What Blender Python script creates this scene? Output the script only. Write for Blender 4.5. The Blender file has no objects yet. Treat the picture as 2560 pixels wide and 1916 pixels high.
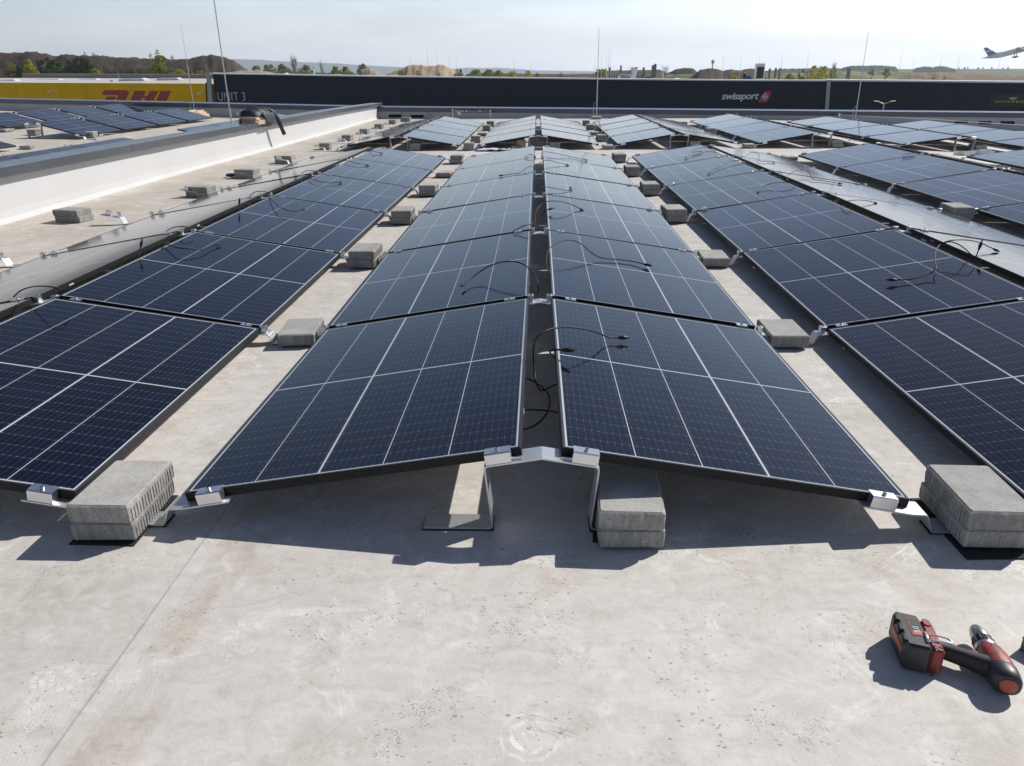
import bpy, math, random
from mathutils import Vector, Matrix
R = math.radians
rnd = random.Random(7)
S = bpy.context.scene
COL = S.collection

# ------------------------------------------------------------------ camera
CP = Vector((-0.0154, -2.0743, 1.3424))
PIT, YAW, ROL, FPX = R(22.2556), R(-2.038), R(-0.6134), 1888.4
_f = Vector((math.sin(YAW)*math.cos(PIT), math.cos(YAW)*math.cos(PIT), -math.sin(PIT)))
_r0 = Vector((math.cos(YAW), -math.sin(YAW), 0)); _u0 = _r0.cross(_f)
_r = _r0*math.cos(ROL) + _u0*math.sin(ROL)
_u = -_r0*math.sin(ROL) + _u0*math.cos(ROL)
cam = bpy.data.objects.new('camera', bpy.data.cameras.new('camera'))
COL.objects.link(cam)
cam.matrix_world = Matrix(((_r.x, _u.x, -_f.x, CP.x), (_r.y, _u.y, -_f.y, CP.y), (_r.z, _u.z, -_f.z, CP.z), (0, 0, 0, 1)))
cam.data.sensor_width = 36.0
cam.data.lens = FPX/2560*36
cam.data.clip_start = 0.05
cam.data.clip_end = 30000
S.camera = cam

# ------------------------------------------------------------------ world, sun, exposure
SKY_G, SKY_H = 4.1, .14
SUN_EL, SUN_AZ = R(39.6), R(55.8)          # azimuth measured from +Y towards +X
W = bpy.data.worlds.new("World"); S.world = W; W.use_nodes = True
wt = W.node_tree; wt.nodes.clear()
wo = wt.nodes.new('ShaderNodeOutputWorld'); bg = wt.nodes.new('ShaderNodeBackground')
sky = wt.nodes.new('ShaderNodeTexSky'); sky.sky_type = 'NISHITA'; sky.sun_disc = False
sky.sun_elevation = SUN_EL; sky.sun_rotation = SUN_AZ
sky.air_density = 1.2; sky.dust_density = .7; sky.ozone_density = 1.0; sky.altitude = 100
bg.inputs['Strength'].default_value = 0.0435
# pale band of haze and thin cirrus low over the horizon, deep blue overhead
def wmath(op, a, b=None, c=None):
    o = wt.nodes.new('ShaderNodeMath'); o.operation = op
    for i, q in enumerate((a, b, c)):
        if q is None: continue
        if isinstance(q, (int, float)): o.inputs[i].default_value = q
        else: wt.links.new(q, o.inputs[i])
    return o.outputs[0]
wc = wt.nodes.new('ShaderNodeTexCoord'); wm = wt.nodes.new('ShaderNodeMapping')
wm.inputs['Scale'].default_value = (1.3, 1.3, 9.0); wm.inputs['Rotation'].default_value = (R(5), 0, R(20))
wn = wt.nodes.new('ShaderNodeTexNoise'); wn.inputs['Scale'].default_value = 2.6; wn.inputs['Detail'].default_value = 7; wn.inputs['Roughness'].default_value = 0.58
L_ = wt.links.new
L_(wc.outputs['Generated'], wm.inputs['Vector']); L_(wm.outputs['Vector'], wn.inputs['Vector'])
wz = wt.nodes.new('ShaderNodeSeparateXYZ'); L_(wc.outputs['Generated'], wz.inputs[0])
zz = wmath('MAXIMUM', wz.outputs[2], 0.0)
low = wmath('POWER', 2.718, wmath('MULTIPLY', zz, -1/SKY_H))
cir = wmath('MULTIPLY_ADD', wn.outputs['Fac'], 1.1, -.05)
gain = wmath('MULTIPLY_ADD', wmath('MULTIPLY', low, cir), SKY_G*1.1, wmath('MULTIPLY_ADD', low, SKY_G*.45, 1.0))
hs = wt.nodes.new('ShaderNodeMix'); hs.data_type = 'RGBA'
bw = wt.nodes.new('ShaderNodeRGBToBW'); L_(sky.outputs['Color'], bw.inputs[0])
tint = wt.nodes.new('ShaderNodeMix'); tint.data_type = 'RGBA'; tint.blend_type = 'MULTIPLY'; tint.inputs['Factor'].default_value = 1
tint.inputs['B'].default_value = (1.0, 1.0, 1.0, 1); L_(bw.outputs[0], tint.inputs['A'])
L_(wmath('MULTIPLY', wmath('POWER', low, 2.3), .9), hs.inputs['Factor']); L_(sky.outputs['Color'], hs.inputs['A']); L_(tint.outputs['Result'], hs.inputs['B'])
vm = wt.nodes.new('ShaderNodeVectorMath'); vm.operation = 'SCALE'; L_(hs.outputs['Result'], vm.inputs[0]); L_(gain, vm.inputs['Scale'])
tn2 = wt.nodes.new('ShaderNodeVectorMath'); tn2.operation = 'MULTIPLY'; tn2.inputs[1].default_value = (.915, .93, 1.12)
L_(vm.outputs[0], tn2.inputs[0]); L_(tn2.outputs[0], bg.inputs['Color'])
L_(bg.outputs['Background'], wo.inputs['Surface'])
sl = bpy.data.lights.new('sun', 'SUN'); sl.energy = 5.0; sl.angle = R(0.53); sl.color = (1.0, 0.95, 0.88)
so = bpy.data.objects.new('sun', sl); COL.objects.link(so)
sd = Vector((math.sin(SUN_AZ)*math.cos(SUN_EL), math.cos(SUN_AZ)*math.cos(SUN_EL), math.sin(SUN_EL)))
so.rotation_euler = sd.to_track_quat('Z', 'Y').to_euler(); so.location = sd*60
S.view_settings.view_transform = 'Standard'; S.view_settings.look = 'None'
S.view_settings.exposure = 0.10; S.view_settings.gamma = 1.0
S.cycles.max_bounces = 8; S.cycles.volume_bounces = 1
S.cycles.caustics_reflective = True

# ------------------------------------------------------------------ helpers
def ray(u, v): return _f + _r*((u-1280)/FPX) + _u*((958-v)/FPX)       # photo pixel (2560 wide) -> direction
def onz(u, v, z=0.0): d = ray(u, v); return CP + d*((z-CP.z)/d.z)
def ony(u, v, y): d = ray(u, v); return CP + d*((y-CP.y)/d.y)
def onplane(u, v, p, n): d = ray(u, v); return CP + d*((p-CP).dot(n)/d.dot(n))

class MB:
    def __init__(s): s.v = []; s.f = []; s.mi = []
    def add(s, vs, fs, m=0):
        o = len(s.v); s.v += [tuple(x) for x in vs]; s.f += [tuple(i+o for i in f) for f in fs]; s.mi += [m]*len(fs); return s
    def box(s, x0, x1, y0, y1, z0, z1, M=None, m=0):
        vs = [Vector((x, y, z)) for z in (z0, z1) for y in (y0, y1) for x in (x0, x1)]
        if M is not None: vs = [M @ p for p in vs]
        return s.add(vs, [(0, 2, 3, 1), (4, 5, 7, 6), (0, 1, 5, 4), (2, 6, 7, 3), (0, 4, 6, 2), (1, 3, 7, 5)], m)
    def cbox(s, x0, x1, y0, y1, z0, z1, c, M=None, m=0):
        # box with chamfered edges all round the top and the four uprights
        pl = [(x0+c, y0), (x1-c, y0), (x1, y0+c), (x1, y1-c), (x1-c, y1), (x0+c, y1), (x0, y1-c), (x0, y0+c)]
        pi = [(min(max(x, x0+2*c), x1-2*c), min(max(y, y0+2*c), y1-2*c)) for x, y in pl]
        return s.loft([[(x, y, z0+c) for x, y in pl], [(x, y, z1-c) for x, y in pl], [(x, y, z1) for x, y in pi]], M, base=[(x, y, z0) for x, y in pi], m=m)
    def loft(s, rings, M=None, base=None, cap=True, m=0):
        if base is not None: rings = [base]+rings
        n = len(rings[0]); vs = [Vector(p) for r in rings for p in r]
        if M is not None: vs = [M @ p for p in vs]
        fs = []
        for k in range(len(rings)-1):
            for i in range(n):
                j = (i+1) % n; fs.append((k*n+i, k*n+j, (k+1)*n+j, (k+1)*n+i))
        if cap: fs += [tuple(reversed(range(n))), tuple(range((len(rings)-1)*n, len(rings)*n))]
        return s.add(vs, fs, m)
    def extr(s, poly, y0, y1, M=None, m=0):        # closed polygon in XZ pushed along Y
        return s.loft([[(x, y1, z) for x, z in poly], [(x, y0, z) for x, z in poly]], M, m=m)
    def tube(s, pts, r, n=6, M=None, m=0, cap=True):
        pts = [Vector(p) for p in pts]; k = len(pts); rings = []
        rr = r if isinstance(r, (list, tuple)) else [r]*k
        t = (pts[1]-pts[0]).normalized(); a = t.orthogonal().normalized()
        for i in range(k):
            t = (pts[min(i+1, k-1)]-pts[max(i-1, 0)])
            if t.length < 1e-9: t = Vector((0, 0, 1))
            t.normalize()
            a = (a - t*a.dot(t))
            a = a.normalized() if a.length > 1e-6 else t.orthogonal().normalized()
            b = t.cross(a)
            rings.append([pts[i]+(a*math.cos(q)+b*math.sin(q))*rr[i] for q in [2*math.pi*j/n for j in range(n)]])
        return s.loft(rings, M, cap=cap, m=m)
    def build(s, name, mat, parent=None, smooth=False, M=None):
        me = bpy.data.meshes.new(name); me.from_pydata(s.v, [], s.f)
        mats = mat if isinstance(mat, (list, tuple)) else [mat]
        for q in mats: me.materials.append(q)
        if len(mats) > 1: me.polygons.foreach_set('material_index', s.mi)
        if smooth: me.polygons.foreach_set('use_smooth', [True]*len(me.polygons))
        me.update()
        o = bpy.data.objects.new(name, me); COL.objects.link(o)
        if parent is not None: o.parent = parent
        if M is not None: o.matrix_basis = M
        return o

def smooth_by_angle(o, ang=35):
    me = o.data
    me.polygons.foreach_set('use_smooth', [True]*len(me.polygons))
    me.set_sharp_from_angle(angle=R(ang))

def fillet(pts, r, n=5):
    out = [Vector(pts[0])]
    for i in range(1, len(pts)-1):
        a, b, c = Vector(pts[i-1]), Vector(pts[i]), Vector(pts[i+1])
        d1 = (a-b).normalized(); d2 = (c-b).normalized()
        ang = d1.angle(d2); d = min(r/math.tan(ang/2), (a-b).length*.45, (c-b).length*.45)
        p, q = b+d1*d, b+d2*d
        for k in range(n+1):
            t = k/n; out.append(p*(1-t)**2 + b*2*t*(1-t) + q*t*t)
    out.append(Vector(pts[-1])); return out
def strip_poly(pts, th, r=0.012):
    P = fillet([Vector((x, z)) for x, z in pts], r); A = []; B = []
    for i, p in enumerate(P):
        t = (P[min(i+1, len(P)-1)]-P[max(i-1, 0)]).normalized(); n = Vector((-t.y, t.x))
        A.append(p+n*th/2); B.append(p-n*th/2)
    return [(q.x, q.y) for q in A+B[::-1]]
def strip(mb, pts, th, y0, y1, r=0.012, M=None):
    P = fillet([Vector((x, z)) for x, z in pts], r); A = []; B = []
    for i, p in enumerate(P):
        t = (P[min(i+1, len(P)-1)]-P[max(i-1, 0)]).normalized(); n = Vector((-t.y, t.x))
        A.append(p+n*th/2); B.append(p-n*th/2)
    k = len(P); vs = []
    for q in (A, B):
        for y in (y0, y1): vs += [Vector((p.x, y, p.y)) for p in q]
    if M is not None: vs = [M @ p for p in vs]
    fs = []
    for i in range(k-1):
        fs += [(i, i+1, k+i+1, k+i), (2*k+i, 3*k+i, 3*k+i+1, 2*k+i+1), (i, 2*k+i, 2*k+i+1, i+1), (k+i, k+i+1, 3*k+i+1, 3*k+i)]
    fs += [(0, k, 3*k, 2*k), (k-1, 3*k-1, 4*k-1, 2*k-1)]
    return mb.add(vs, fs)
def catmull(pts, n=8):
    P = [Vector(p) for p in pts]; P = [P[0]*2-P[1]]+P+[P[-1]*2-P[-2]]; out = []
    for i in range(1, len(P)-2):
        a, b, c, d = P[i-1:i+3]
        for k in range(n):
            t = k/n
            out.append(.5*((2*b)+(c-a)*t+(2*a-5*b+4*c-d)*t*t+(3*b-a-3*c+d)*t**3))
    out.append(P[-2]); return out

def tag(o, label=None, cat=None, group=None, kind=None):
    if label: o['label'] = label
    if cat: o['category'] = cat
    if group: o['group'] = group
    if kind: o['kind'] = kind
    return o
def empty(name, M=None, label=None, cat=None, group=None):
    o = bpy.data.objects.new(name, None); COL.objects.link(o); o.empty_display_size = .1
    if M is not None: o.matrix_world = M if isinstance(M, Matrix) else Matrix.Translation(M)
    return tag(o, label, cat, group)
def dup(root, M, label=None, group=None):
    r = root.copy(); COL.objects.link(r)
    r.matrix_world = M if isinstance(M, Matrix) else Matrix.Translation(M)
    if label: r['label'] = label
    if group: r['group'] = group
    for ch in list(root.children):
        c = ch.copy(); COL.objects.link(c); c.parent = r
        for g in list(ch.children):
            d = g.copy(); COL.objects.link(d); d.parent = c
    return r
ORD = ['first', 'second', 'third', 'fourth', 'fifth', 'sixth', 'seventh', 'eighth', 'ninth']

# ------------------------------------------------------------------ materials
class NT:
    def __init__(s, name):
        s.m = bpy.data.materials.new(name); s.m.use_nodes = True; s.t = s.m.node_tree
        s.b = s.t.nodes['Principled BSDF']
    def n(s, ty, **k):
        o = s.t.nodes.new(ty)
        for a, b in k.items(): setattr(o, a, b)
        return o
    def put(s, sock, v):
        if hasattr(v, 'links') or isinstance(v, bpy.types.NodeSocket): s.t.links.new(v, sock)
        else: sock.default_value = v
    def math(s, op, a, b=None, c=None, clamp=False):
        o = s.n('ShaderNodeMath', operation=op); o.use_clamp = clamp
        s.put(o.inputs[0], a)
        if b is not None: s.put(o.inputs[1], b)
        if c is not None: s.put(o.inputs[2], c)
        return o.outputs[0]
    def obj(s): return s.n('ShaderNodeTexCoord').outputs['Object']
    def xyz(s, v):
        o = s.n('ShaderNodeSeparateXYZ'); s.put(o.inputs[0], v); return o.outputs
    def comb(s, x, y, z):
        o = s.n('ShaderNodeCombineXYZ')
        for i, q in enumerate((x, y, z)): s.put(o.inputs[i], q)
        return o.outputs[0]
    def map(s, v, sc=(1, 1, 1), loc=(0, 0, 0), rot=(0, 0, 0)):
        o = s.n('ShaderNodeMapping'); s.put(o.inputs[0], v); o.inputs['Scale'].default_value = sc
        o.inputs['Location'].default_value = loc; o.inputs['Rotation'].default_value = rot; return o.outputs[0]
    def noise(s, v, sc, det=4, ro=.55, dist=0):
        o = s.n('ShaderNodeTexNoise'); s.put(o.inputs['Vector'], v); o.inputs['Scale'].default_value = sc
        o.inputs['Detail'].default_value = det; o.inputs['Roughness'].default_value = ro; o.inputs['Distortion'].default_value = dist
        return o.outputs['Fac']
    def ramp(s, f, *els):
        o = s.n('ShaderNodeValToRGB'); s.put(o.inputs[0], f); cr = o.color_ramp
        while len(cr.elements) < len(els): cr.elements.new(.5)
        for e, (p, c) in zip(cr.elements, els):
            e.position = p; e.color = c if len(c) == 4 else (*c, 1)
        return o.outputs['Color']
    def step(s, f, a, b):                      # smooth 0..1
        o = s.n('ShaderNodeMapRange', interpolation_type='SMOOTHSTEP'); s.put(o.inputs[0], f)
        o.inputs[1].default_value = a; o.inputs[2].default_value = b; return o.outputs[0]
    def mix(s, f, a, b, blend='MIX'):
        o = s.n('ShaderNodeMix', data_type='RGBA', blend_type=blend)
        s.put(o.inputs['Factor'], f)
        for k, q in (('A', a), ('B', b)):
            s.put(o.inputs[k], (*q, 1) if isinstance(q, tuple) and len(q) == 3 else q)
        return o.outputs['Result']
    def bump(s, h, st=.3, d=.01, nrm=None):
        o = s.n('ShaderNodeBump'); s.put(o.inputs['Height'], h); s.put(o.inputs['Strength'], st)
        o.inputs['Distance'].default_value = d
        if nrm is not None: s.put(o.inputs['Normal'], nrm)
        return o.outputs[0]
    def fin(s, col=None, rough=None, metal=None, nrm=None, spec=None, **k):
        B = s.b.inputs
        if col is not None: s.put(B['Base Color'], (*col, 1) if isinstance(col, tuple) and len(col) == 3 else col)
        if rough is not None: s.put(B['Roughness'], rough)
        if metal is not None: s.put(B['Metallic'], metal)
        if nrm is not None: s.put(B['Normal'], nrm)
        if spec is not None: s.put(B['Specular IOR Level'], spec)
        for a, v in k.items(): s.put(B[a.replace('_', ' ')], v)
        return s.m
def simple(name, col, rough=.5, metal=0, var=.12, sc=8, bump=0, bsc=60, spec=None):
    q = NT(name); c = q.obj(); n = q.noise(c, sc)
    lo = tuple(x*(1-var) for x in col); hi = tuple(min(1, x*(1+var)) for x in col)
    cc = q.ramp(n, (.3, lo), (.7, hi))
    r2 = q.math('MULTIPLY_ADD', q.noise(c, sc*2.3), .16, rough-.08)
    nr = q.bump(q.noise(c, bsc, 3), bump, .01) if bump else None
    return q.fin(cc, r2, metal, nr, spec)

# --- solar glass: five strings of cells, white gaps, thin busbars
def mat_cells():
    q = NT('solar_cell_glass'); x, y, z = q.xyz(q.obj())
    X = q.math('ADD', x, .548); Y = q.math('ADD', y, .8705)
    ax = q.math('SUBTRACT', X, .548); ay = q.math('ABSOLUTE', y)
    # outer white margin
    edge = q.math('MAXIMUM', q.math('GREATER_THAN', q.math('ABSOLUTE', ax), .548-.0165), q.math('GREATER_THAN', ay, .8705-.0165))
    lines = edge
    pitch = 1.057/5
    for k, hw in ((1, .0016), (2, .0016), (3, .0040), (4, .0016)):
        d = q.math('ABSOLUTE', q.math('SUBTRACT', X, .0195+k*pitch))
        lines = q.math('MAXIMUM', lines, q.math('LESS_THAN', d, hw))
    lines = q.math('MAXIMUM', lines, q.math('LESS_THAN', ay, .0042))
    # cell rows across (24) : thin faint gaps
    ry = q.math('FRACT', q.math('DIVIDE', q.math('SUBTRACT', ay, .0042), .0706))
    ry = q.math('ABSOLUTE', q.math('SUBTRACT', ry, .5))
    row = q.math('GREATER_THAN', ry, .4925)
    pad = q.math('GREATER_THAN', ry, .46)
    bx = q.math('FRACT', q.math('DIVIDE', q.math('SUBTRACT', X, .0195), pitch/9))
    bx = q.math('ABSOLUTE', q.math('SUBTRACT', bx, .5))
    bus = q.math('LESS_THAN', bx, .014); busp = q.math('MULTIPLY', q.math('LESS_THAN', bx, .045), pad)
    fx = q.math('FRACT', q.math('DIVIDE', Y, .0016)); 
    # each cell its own faint tint
    cx = q.math('FLOOR', q.math('DIVIDE', q.math('SUBTRACT', X, .0195), pitch)); cy = q.math('FLOOR', q.math('DIVIDE', Y, .0706))
    wn = q.n('ShaderNodeTexWhiteNoise', noise_dimensions='3D')
    oi = q.n('ShaderNodeObjectInfo')
    q.put(wn.inputs['Vector'], q.comb(cx, cy, oi.outputs['Random']))
    base = q.mix(wn.outputs['Value'], (.0022, .0046, .0150), (.0040, .0080, .0250))
    pr = q.ramp(oi.outputs['Random'], (0, (.6, .62, .7)), (1, (1.5, 1.3, 1.1)))
    base = q.mix(1.0, base, pr, 'MULTIPLY')
    f = q.math('MAXIMUM', q.math('MULTIPLY', row, .30), q.math('MAXIMUM', q.math('MULTIPLY', bus, .20), q.math('MULTIPLY', busp, .55)))
    col = q.mix(f, base, (.34, .36, .40))
    col = q.mix(lines, col, (.47, .49, .52))
    OP = q.n('ShaderNodeVectorMath', operation='ADD'); q.put(OP.inputs[0], q.obj()); q.put(OP.inputs[1], q.comb(q.math('MULTIPLY', oi.outputs['Random'], 31), 0, 0)); OP = OP.outputs[0]
    dn = q.noise(OP, 4, 6, .65, .8); dust = q.math('MULTIPLY', q.step(dn, .42, .75), .008)
    sm = q.math('MULTIPLY', q.step(q.noise(q.map(OP, (3, 14, 1), (0, 0, 0), (0, 0, .6)), 1.6, 5, .7, 1.5), .60, .72), q.step(q.noise(OP, 2.2, 3), .56, .66))
    dust = q.math('MULTIPLY_ADD', sm, .035, dust)
    col = q.mix(dust, col, (.45, .42, .38))
    ro = q.math('MULTIPLY_ADD', sm, .10, q.math('MULTIPLY_ADD', q.step(dn, .4, .8), .03, .085))
    q.b.inputs['Sheen Weight'].default_value = .015; q.b.inputs['Sheen Roughness'].default_value = .3; q.b.inputs['Sheen Tint'].default_value = (1, .94, .86, 1)
    return q.fin(col, ro, 0, None, None, IOR=1.37)
# --- roof membrane with seams, stains, boot marks
def mat_roof():
    q = NT('roof_membrane_grey'); P = q.obj(); x, y, z = q.xyz(P)
    wv_ = q.n('ShaderNodeTexNoise'); q.put(wv_.inputs['Vector'], P); wv_.inputs['Scale'].default_value = 70; wv_.inputs['Detail'].default_value = 3
    ws_ = q.n('ShaderNodeVectorMath', operation='MULTIPLY_ADD'); q.put(ws_.inputs[0], wv_.outputs['Color']); ws_.inputs[1].default_value = (.016, .016, 0); q.put(ws_.inputs[2], P); PW = ws_.outputs[0]
    big = q.noise(P, .55, 5, .6); mid = q.noise(P, 2.6, 6, .62, .6); fine = q.noise(P, 90, 3, .6); grain = q.noise(P, 420, 2)
    col = q.ramp(big, (.32, (.53, .503, .462)), (.68, (.635, .61, .572)))
    col = q.mix(q.math('MULTIPLY', q.step(mid, .5, .78), .55), col, (.40, .345, .275))
    col = q.mix(q.math('MULTIPLY', q.step(q.noise(P, 5.5, 7, .7, 1.2), .54, .70), .6), col, (.74, .73, .71))
    # brown run-off dirt towards the parapet side
    lft = q.math('MULTIPLY', q.step(q.math('MULTIPLY', x, -1), .6, 5.0), q.step(q.noise(P, 1.6, 6, .65, .5), .3, .62))
    col = q.mix(q.math('MULTIPLY', lft, .62), col, (.43, .365, .275))
    # warm ponding stains close to the seam
    sb = q.math('MULTIPLY_ADD', q.noise(P, 6, 4), .16, q.math('ADD', x, .92)); sb = q.math('ABSOLUTE', q.math('SUBTRACT', sb, .06))
    ws = q.math('MULTIPLY', q.step(q.math('MULTIPLY', sb, -1), -.11, -.02), q.step(q.noise(q.map(P, (2.4, 1, 1)), 5, 6, .68, .6), .42, .62))
    ws = q.math('MULTIPLY', ws, q.step(q.math('MULTIPLY', y, -1), -.3, .5))
    col = q.mix(q.math('MULTIPLY', ws, .36), col, (.42, .335, .235))
    mt = q.noise(P, 12, 6, .72, 1.5); col = q.mix(1.0, col, q.ramp(mt, (.28, (.86, .855, .85)), (.52, (1, 1, 1)), (.74, (1.09, 1.09, 1.09))), 'MULTIPLY')
    m3 = q.noise(q.map(P, (1, 2.6, 1), (2, 0, 0), (0, 0, .35)), 5, 6, .7, 1.0); col = q.mix(1.0, col, q.ramp(m3, (.33, (.90, .895, .885)), (.6, (1.03, 1.03, 1.03))), 'MULTIPLY')
    # scuffs: stretched noise in two directions
    for ang, lo, c, am in ((.5, .60, (.30, .28, .26), .42), (-.9, .62, (.72, .71, .69), .5), (1.35, .63, (.33, .31, .29), .32)):
        w = q.map(P, (4, 46, 1), (ang, 1, 0), (0, 0, ang))
        n = q.noise(w, 1.0, 4, .65, .8); gate = q.step(q.noise(P, 3.1, 4, .6), .50, .64)
        col = q.mix(q.math('MULTIPLY', q.math('MULTIPLY', q.step(n, lo, lo+.1), gate), am), col, c)
    hgt = q.math('MULTIPLY', fine, .5)
    # boot prints: one per voronoi cell, turned at random, three sole patterns, half worn away
    for sc, off, seed in ((2.3, (0, 0, 0), 0), (2.9, (3.3, 1.7, 0), 1), (3.4, (7.7, 4.1, 0), 2)):
        P2 = q.map(P, (1, 1, 0), off)
        vo = q.n('ShaderNodeTexVoronoi', voronoi_dimensions='2D', feature='F1'); q.put(vo.inputs['Vector'], P2)
        vo.inputs['Scale'].default_value = sc; vo.inputs['Randomness'].default_value = .9
        sub = q.n('ShaderNodeVectorMath', operation='SUBTRACT'); q.put(sub.inputs[0], P2); q.put(sub.inputs[1], vo.outputs['Position'])
        cs = q.n('ShaderNodeSeparateColor'); q.put(cs.inputs[0], vo.outputs['Color'])
        rot = q.n('ShaderNodeVectorRotate', rotation_type='Z_AXIS'); q.put(rot.inputs['Vector'], sub.outputs[0])
        q.put(rot.inputs['Angle'], q.math('MULTIPLY', cs.outputs[0], 6.283))
        a, b, _ = q.xyz(rot.outputs[0])
        a = q.math('MULTIPLY_ADD', q.noise(P, 26, 2), .018, a)
        def ell(cx, rx, ry, soft=.3):
            e = q.math('ADD', q.math('POWER', q.math('DIVIDE', q.math('SUBTRACT', a, cx), rx), 2), q.math('POWER', q.math('DIVIDE', b, ry), 2))
            return q.step(q.math('MULTIPLY', e, -1), -1.0-soft, -1.0+soft)
        sole = q.math('MAXIMUM', ell(.05, .085, .046), q.math('MULTIPLY', ell(-.092, .040, .034), q.math('GREATER_THAN', cs.outputs[0], .4)))
        if seed == 0:       # rows of rectangular lugs
            la = q.math('DIVIDE', q.math('ADD', a, q.math('MULTIPLY', q.math('ABSOLUTE', b), .35)), .0225); lb = q.math('DIVIDE', b, .029)
            ca = q.math('ABSOLUTE', q.math('SUBTRACT', q.math('FRACT', la), .5))
            cb = q.math('ABSOLUTE', q.math('SUBTRACT', q.math('FRACT', q.math('ADD', lb, q.math('MULTIPLY', q.math('FLOOR', la), .5))), .5))
            tr = q.math('MULTIPLY', q.step(q.math('MULTIPLY', ca, -1), -.40, -.32), q.step(q.math('MULTIPLY', cb, -1), -.44, -.37))
        elif seed == 1:     # angular lugs
            v2 = q.n('ShaderNodeTexVoronoi', voronoi_dimensions='2D', feature='DISTANCE_TO_EDGE'); q.put(v2.inputs['Vector'], q.comb(a, b, 0)); v2.inputs['Scale'].default_value = 52
            v2.inputs['Randomness'].default_value = .75
            d_ = v2.outputs['Distance']
            tr = q.math('MULTIPLY', q.step(d_, .07, .14), q.math('SUBTRACT', 1.0, q.math('MULTIPLY', q.step(d_, .22, .30), .7)))
        else:               # smear: streaks along the slide direction
            tr = q.step(q.noise(q.comb(q.math('MULTIPLY', a, 9), q.math('MULTIPLY', b, 150), cs.outputs[1]), 1, 4, .7), .50, .62)
        wear = q.step(q.noise(P, 21, 5, .7), .44, .60)
        mk = q.math('MULTIPLY', q.math('MULTIPLY', sole, tr), wear)
        mk = q.math('MULTIPLY', mk, q.math('GREATER_THAN', cs.outputs[1], .30))
        mk = q.math('MULTIPLY', mk, q.math('MULTIPLY_ADD', cs.outputs[2], .60, .28))
        dk = q.math('GREATER_THAN', q.math('FRACT', q.math('MULTIPLY', cs.outputs[1], 7.3)), .5)
        col = q.mix(mk, col, q.mix(dk, (.40, .375, .345), (.78, .77, .75)))
        # grit pressed in around each print
        halo = ell(.0, .15, .085, .9)
        gt = q.n('ShaderNodeTexVoronoi', voronoi_dimensions='2D'); q.put(gt.inputs['Vector'], q.map(PW, (1, 1.6, 0), off, (0, 0, .5))); gt.inputs['Scale'].default_value = 70
        gc = q.n('ShaderNodeSeparateColor'); q.put(gc.inputs[0], gt.outputs['Color'])
        gd = q.math('MULTIPLY', q.step(q.math('MULTIPLY', gt.outputs['Distance'], -1), -.36, -.22), q.math('GREATER_THAN', gc.outputs[0], .925))
        gd = q.math('MULTIPLY', q.math('MULTIPLY', gd, halo), q.math('GREATER_THAN', cs.outputs[2], .52))
        col = q.mix(q.math('MULTIPLY', gd, q.math('MULTIPLY_ADD', gc.outputs[1], .65, .12)), col, (.20, .185, .165))
        hgt = q.math('MULTIPLY_ADD', mk, -.35, q.math('MULTIPLY_ADD', gd, -1.0, hgt))
    # dark flecks and crumbs
    vf = q.n('ShaderNodeTexVoronoi', voronoi_dimensions='2D'); q.put(vf.inputs['Vector'], PW); vf.inputs['Scale'].default_value = 46
    cf = q.n('ShaderNodeSeparateColor'); q.put(cf.inputs[0], vf.outputs['Color'])
    fl = q.math('MULTIPLY', q.math('LESS_THAN', vf.outputs['Distance'], q.math('MULTIPLY', cf.outputs[1], .22)), q.math('GREATER_THAN', cf.outputs[0], .80))
    fl = q.math('MULTIPLY', fl, q.step(q.noise(P, 2.3, 5, .65), .47, .62))
    col = q.mix(q.math('MULTIPLY', fl, .35), col, (.17, .155, .14))
    # the dried ring of a puddle
    rx = q.math('SUBTRACT', x, -.028); ry = q.math('SUBTRACT', y, -.835)
    dist = q.math('SQRT', q.math('ADD', q.math('POWER', rx, 2), q.math('POWER', ry, 2)))
    dist = q.math('MULTIPLY_ADD', q.noise(P, 11, 3), .055, dist)
    rings = q.math('MULTIPLY', q.step(q.math('SINE', q.math('MULTIPLY', dist, 215)), -.1, .7), q.step(q.math('MULTIPLY', dist, -1), -.105, -.085))
    rings = q.math('MULTIPLY', rings, q.math('MULTIPLY', q.step(q.noise(P, 24, 5, .75), .40, .58), q.step(q.noise(P, 7.5, 2), .42, .56)))
    col = q.mix(q.math('MULTIPLY', rings, .75), col, (.82, .815, .81))
    # welded seams: lengthwise every 1.55 m, crosswise far apart, slightly lighter overlap strip
    fx = q.math('FRACT', q.math('DIVIDE', q.math('ADD', x, 1.06+31), 3.1)); d1 = q.math('MULTIPLY', fx, 3.1)
    fy = q.math('FRACT', q.math('DIVIDE', q.math('ADD', y, 20-.98), 5.0)); d2 = q.math('MULTIPLY', fy, 5.0)
    wv = q.math('MULTIPLY', q.noise(P, 9, 2), .006)
    e1 = q.math('LESS_THAN', q.math('ADD', d1, wv), .0085); e2 = q.math('LESS_THAN', q.math('ADD', d2, wv), .0085)
    lap = q.math('MAXIMUM', q.math('LESS_THAN', d1, .055), q.math('LESS_THAN', d2, .055))
    col = q.mix(q.math('MULTIPLY', lap, .16), col, (.70, .69, .67))
    seam = q.math('MAXIMUM', e1, e2)
    col = q.mix(q.math('MULTIPLY', seam, .5), col, (.25, .235, .215))
    hgt = q.math('MULTIPLY_ADD', lap, .55, hgt)
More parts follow.
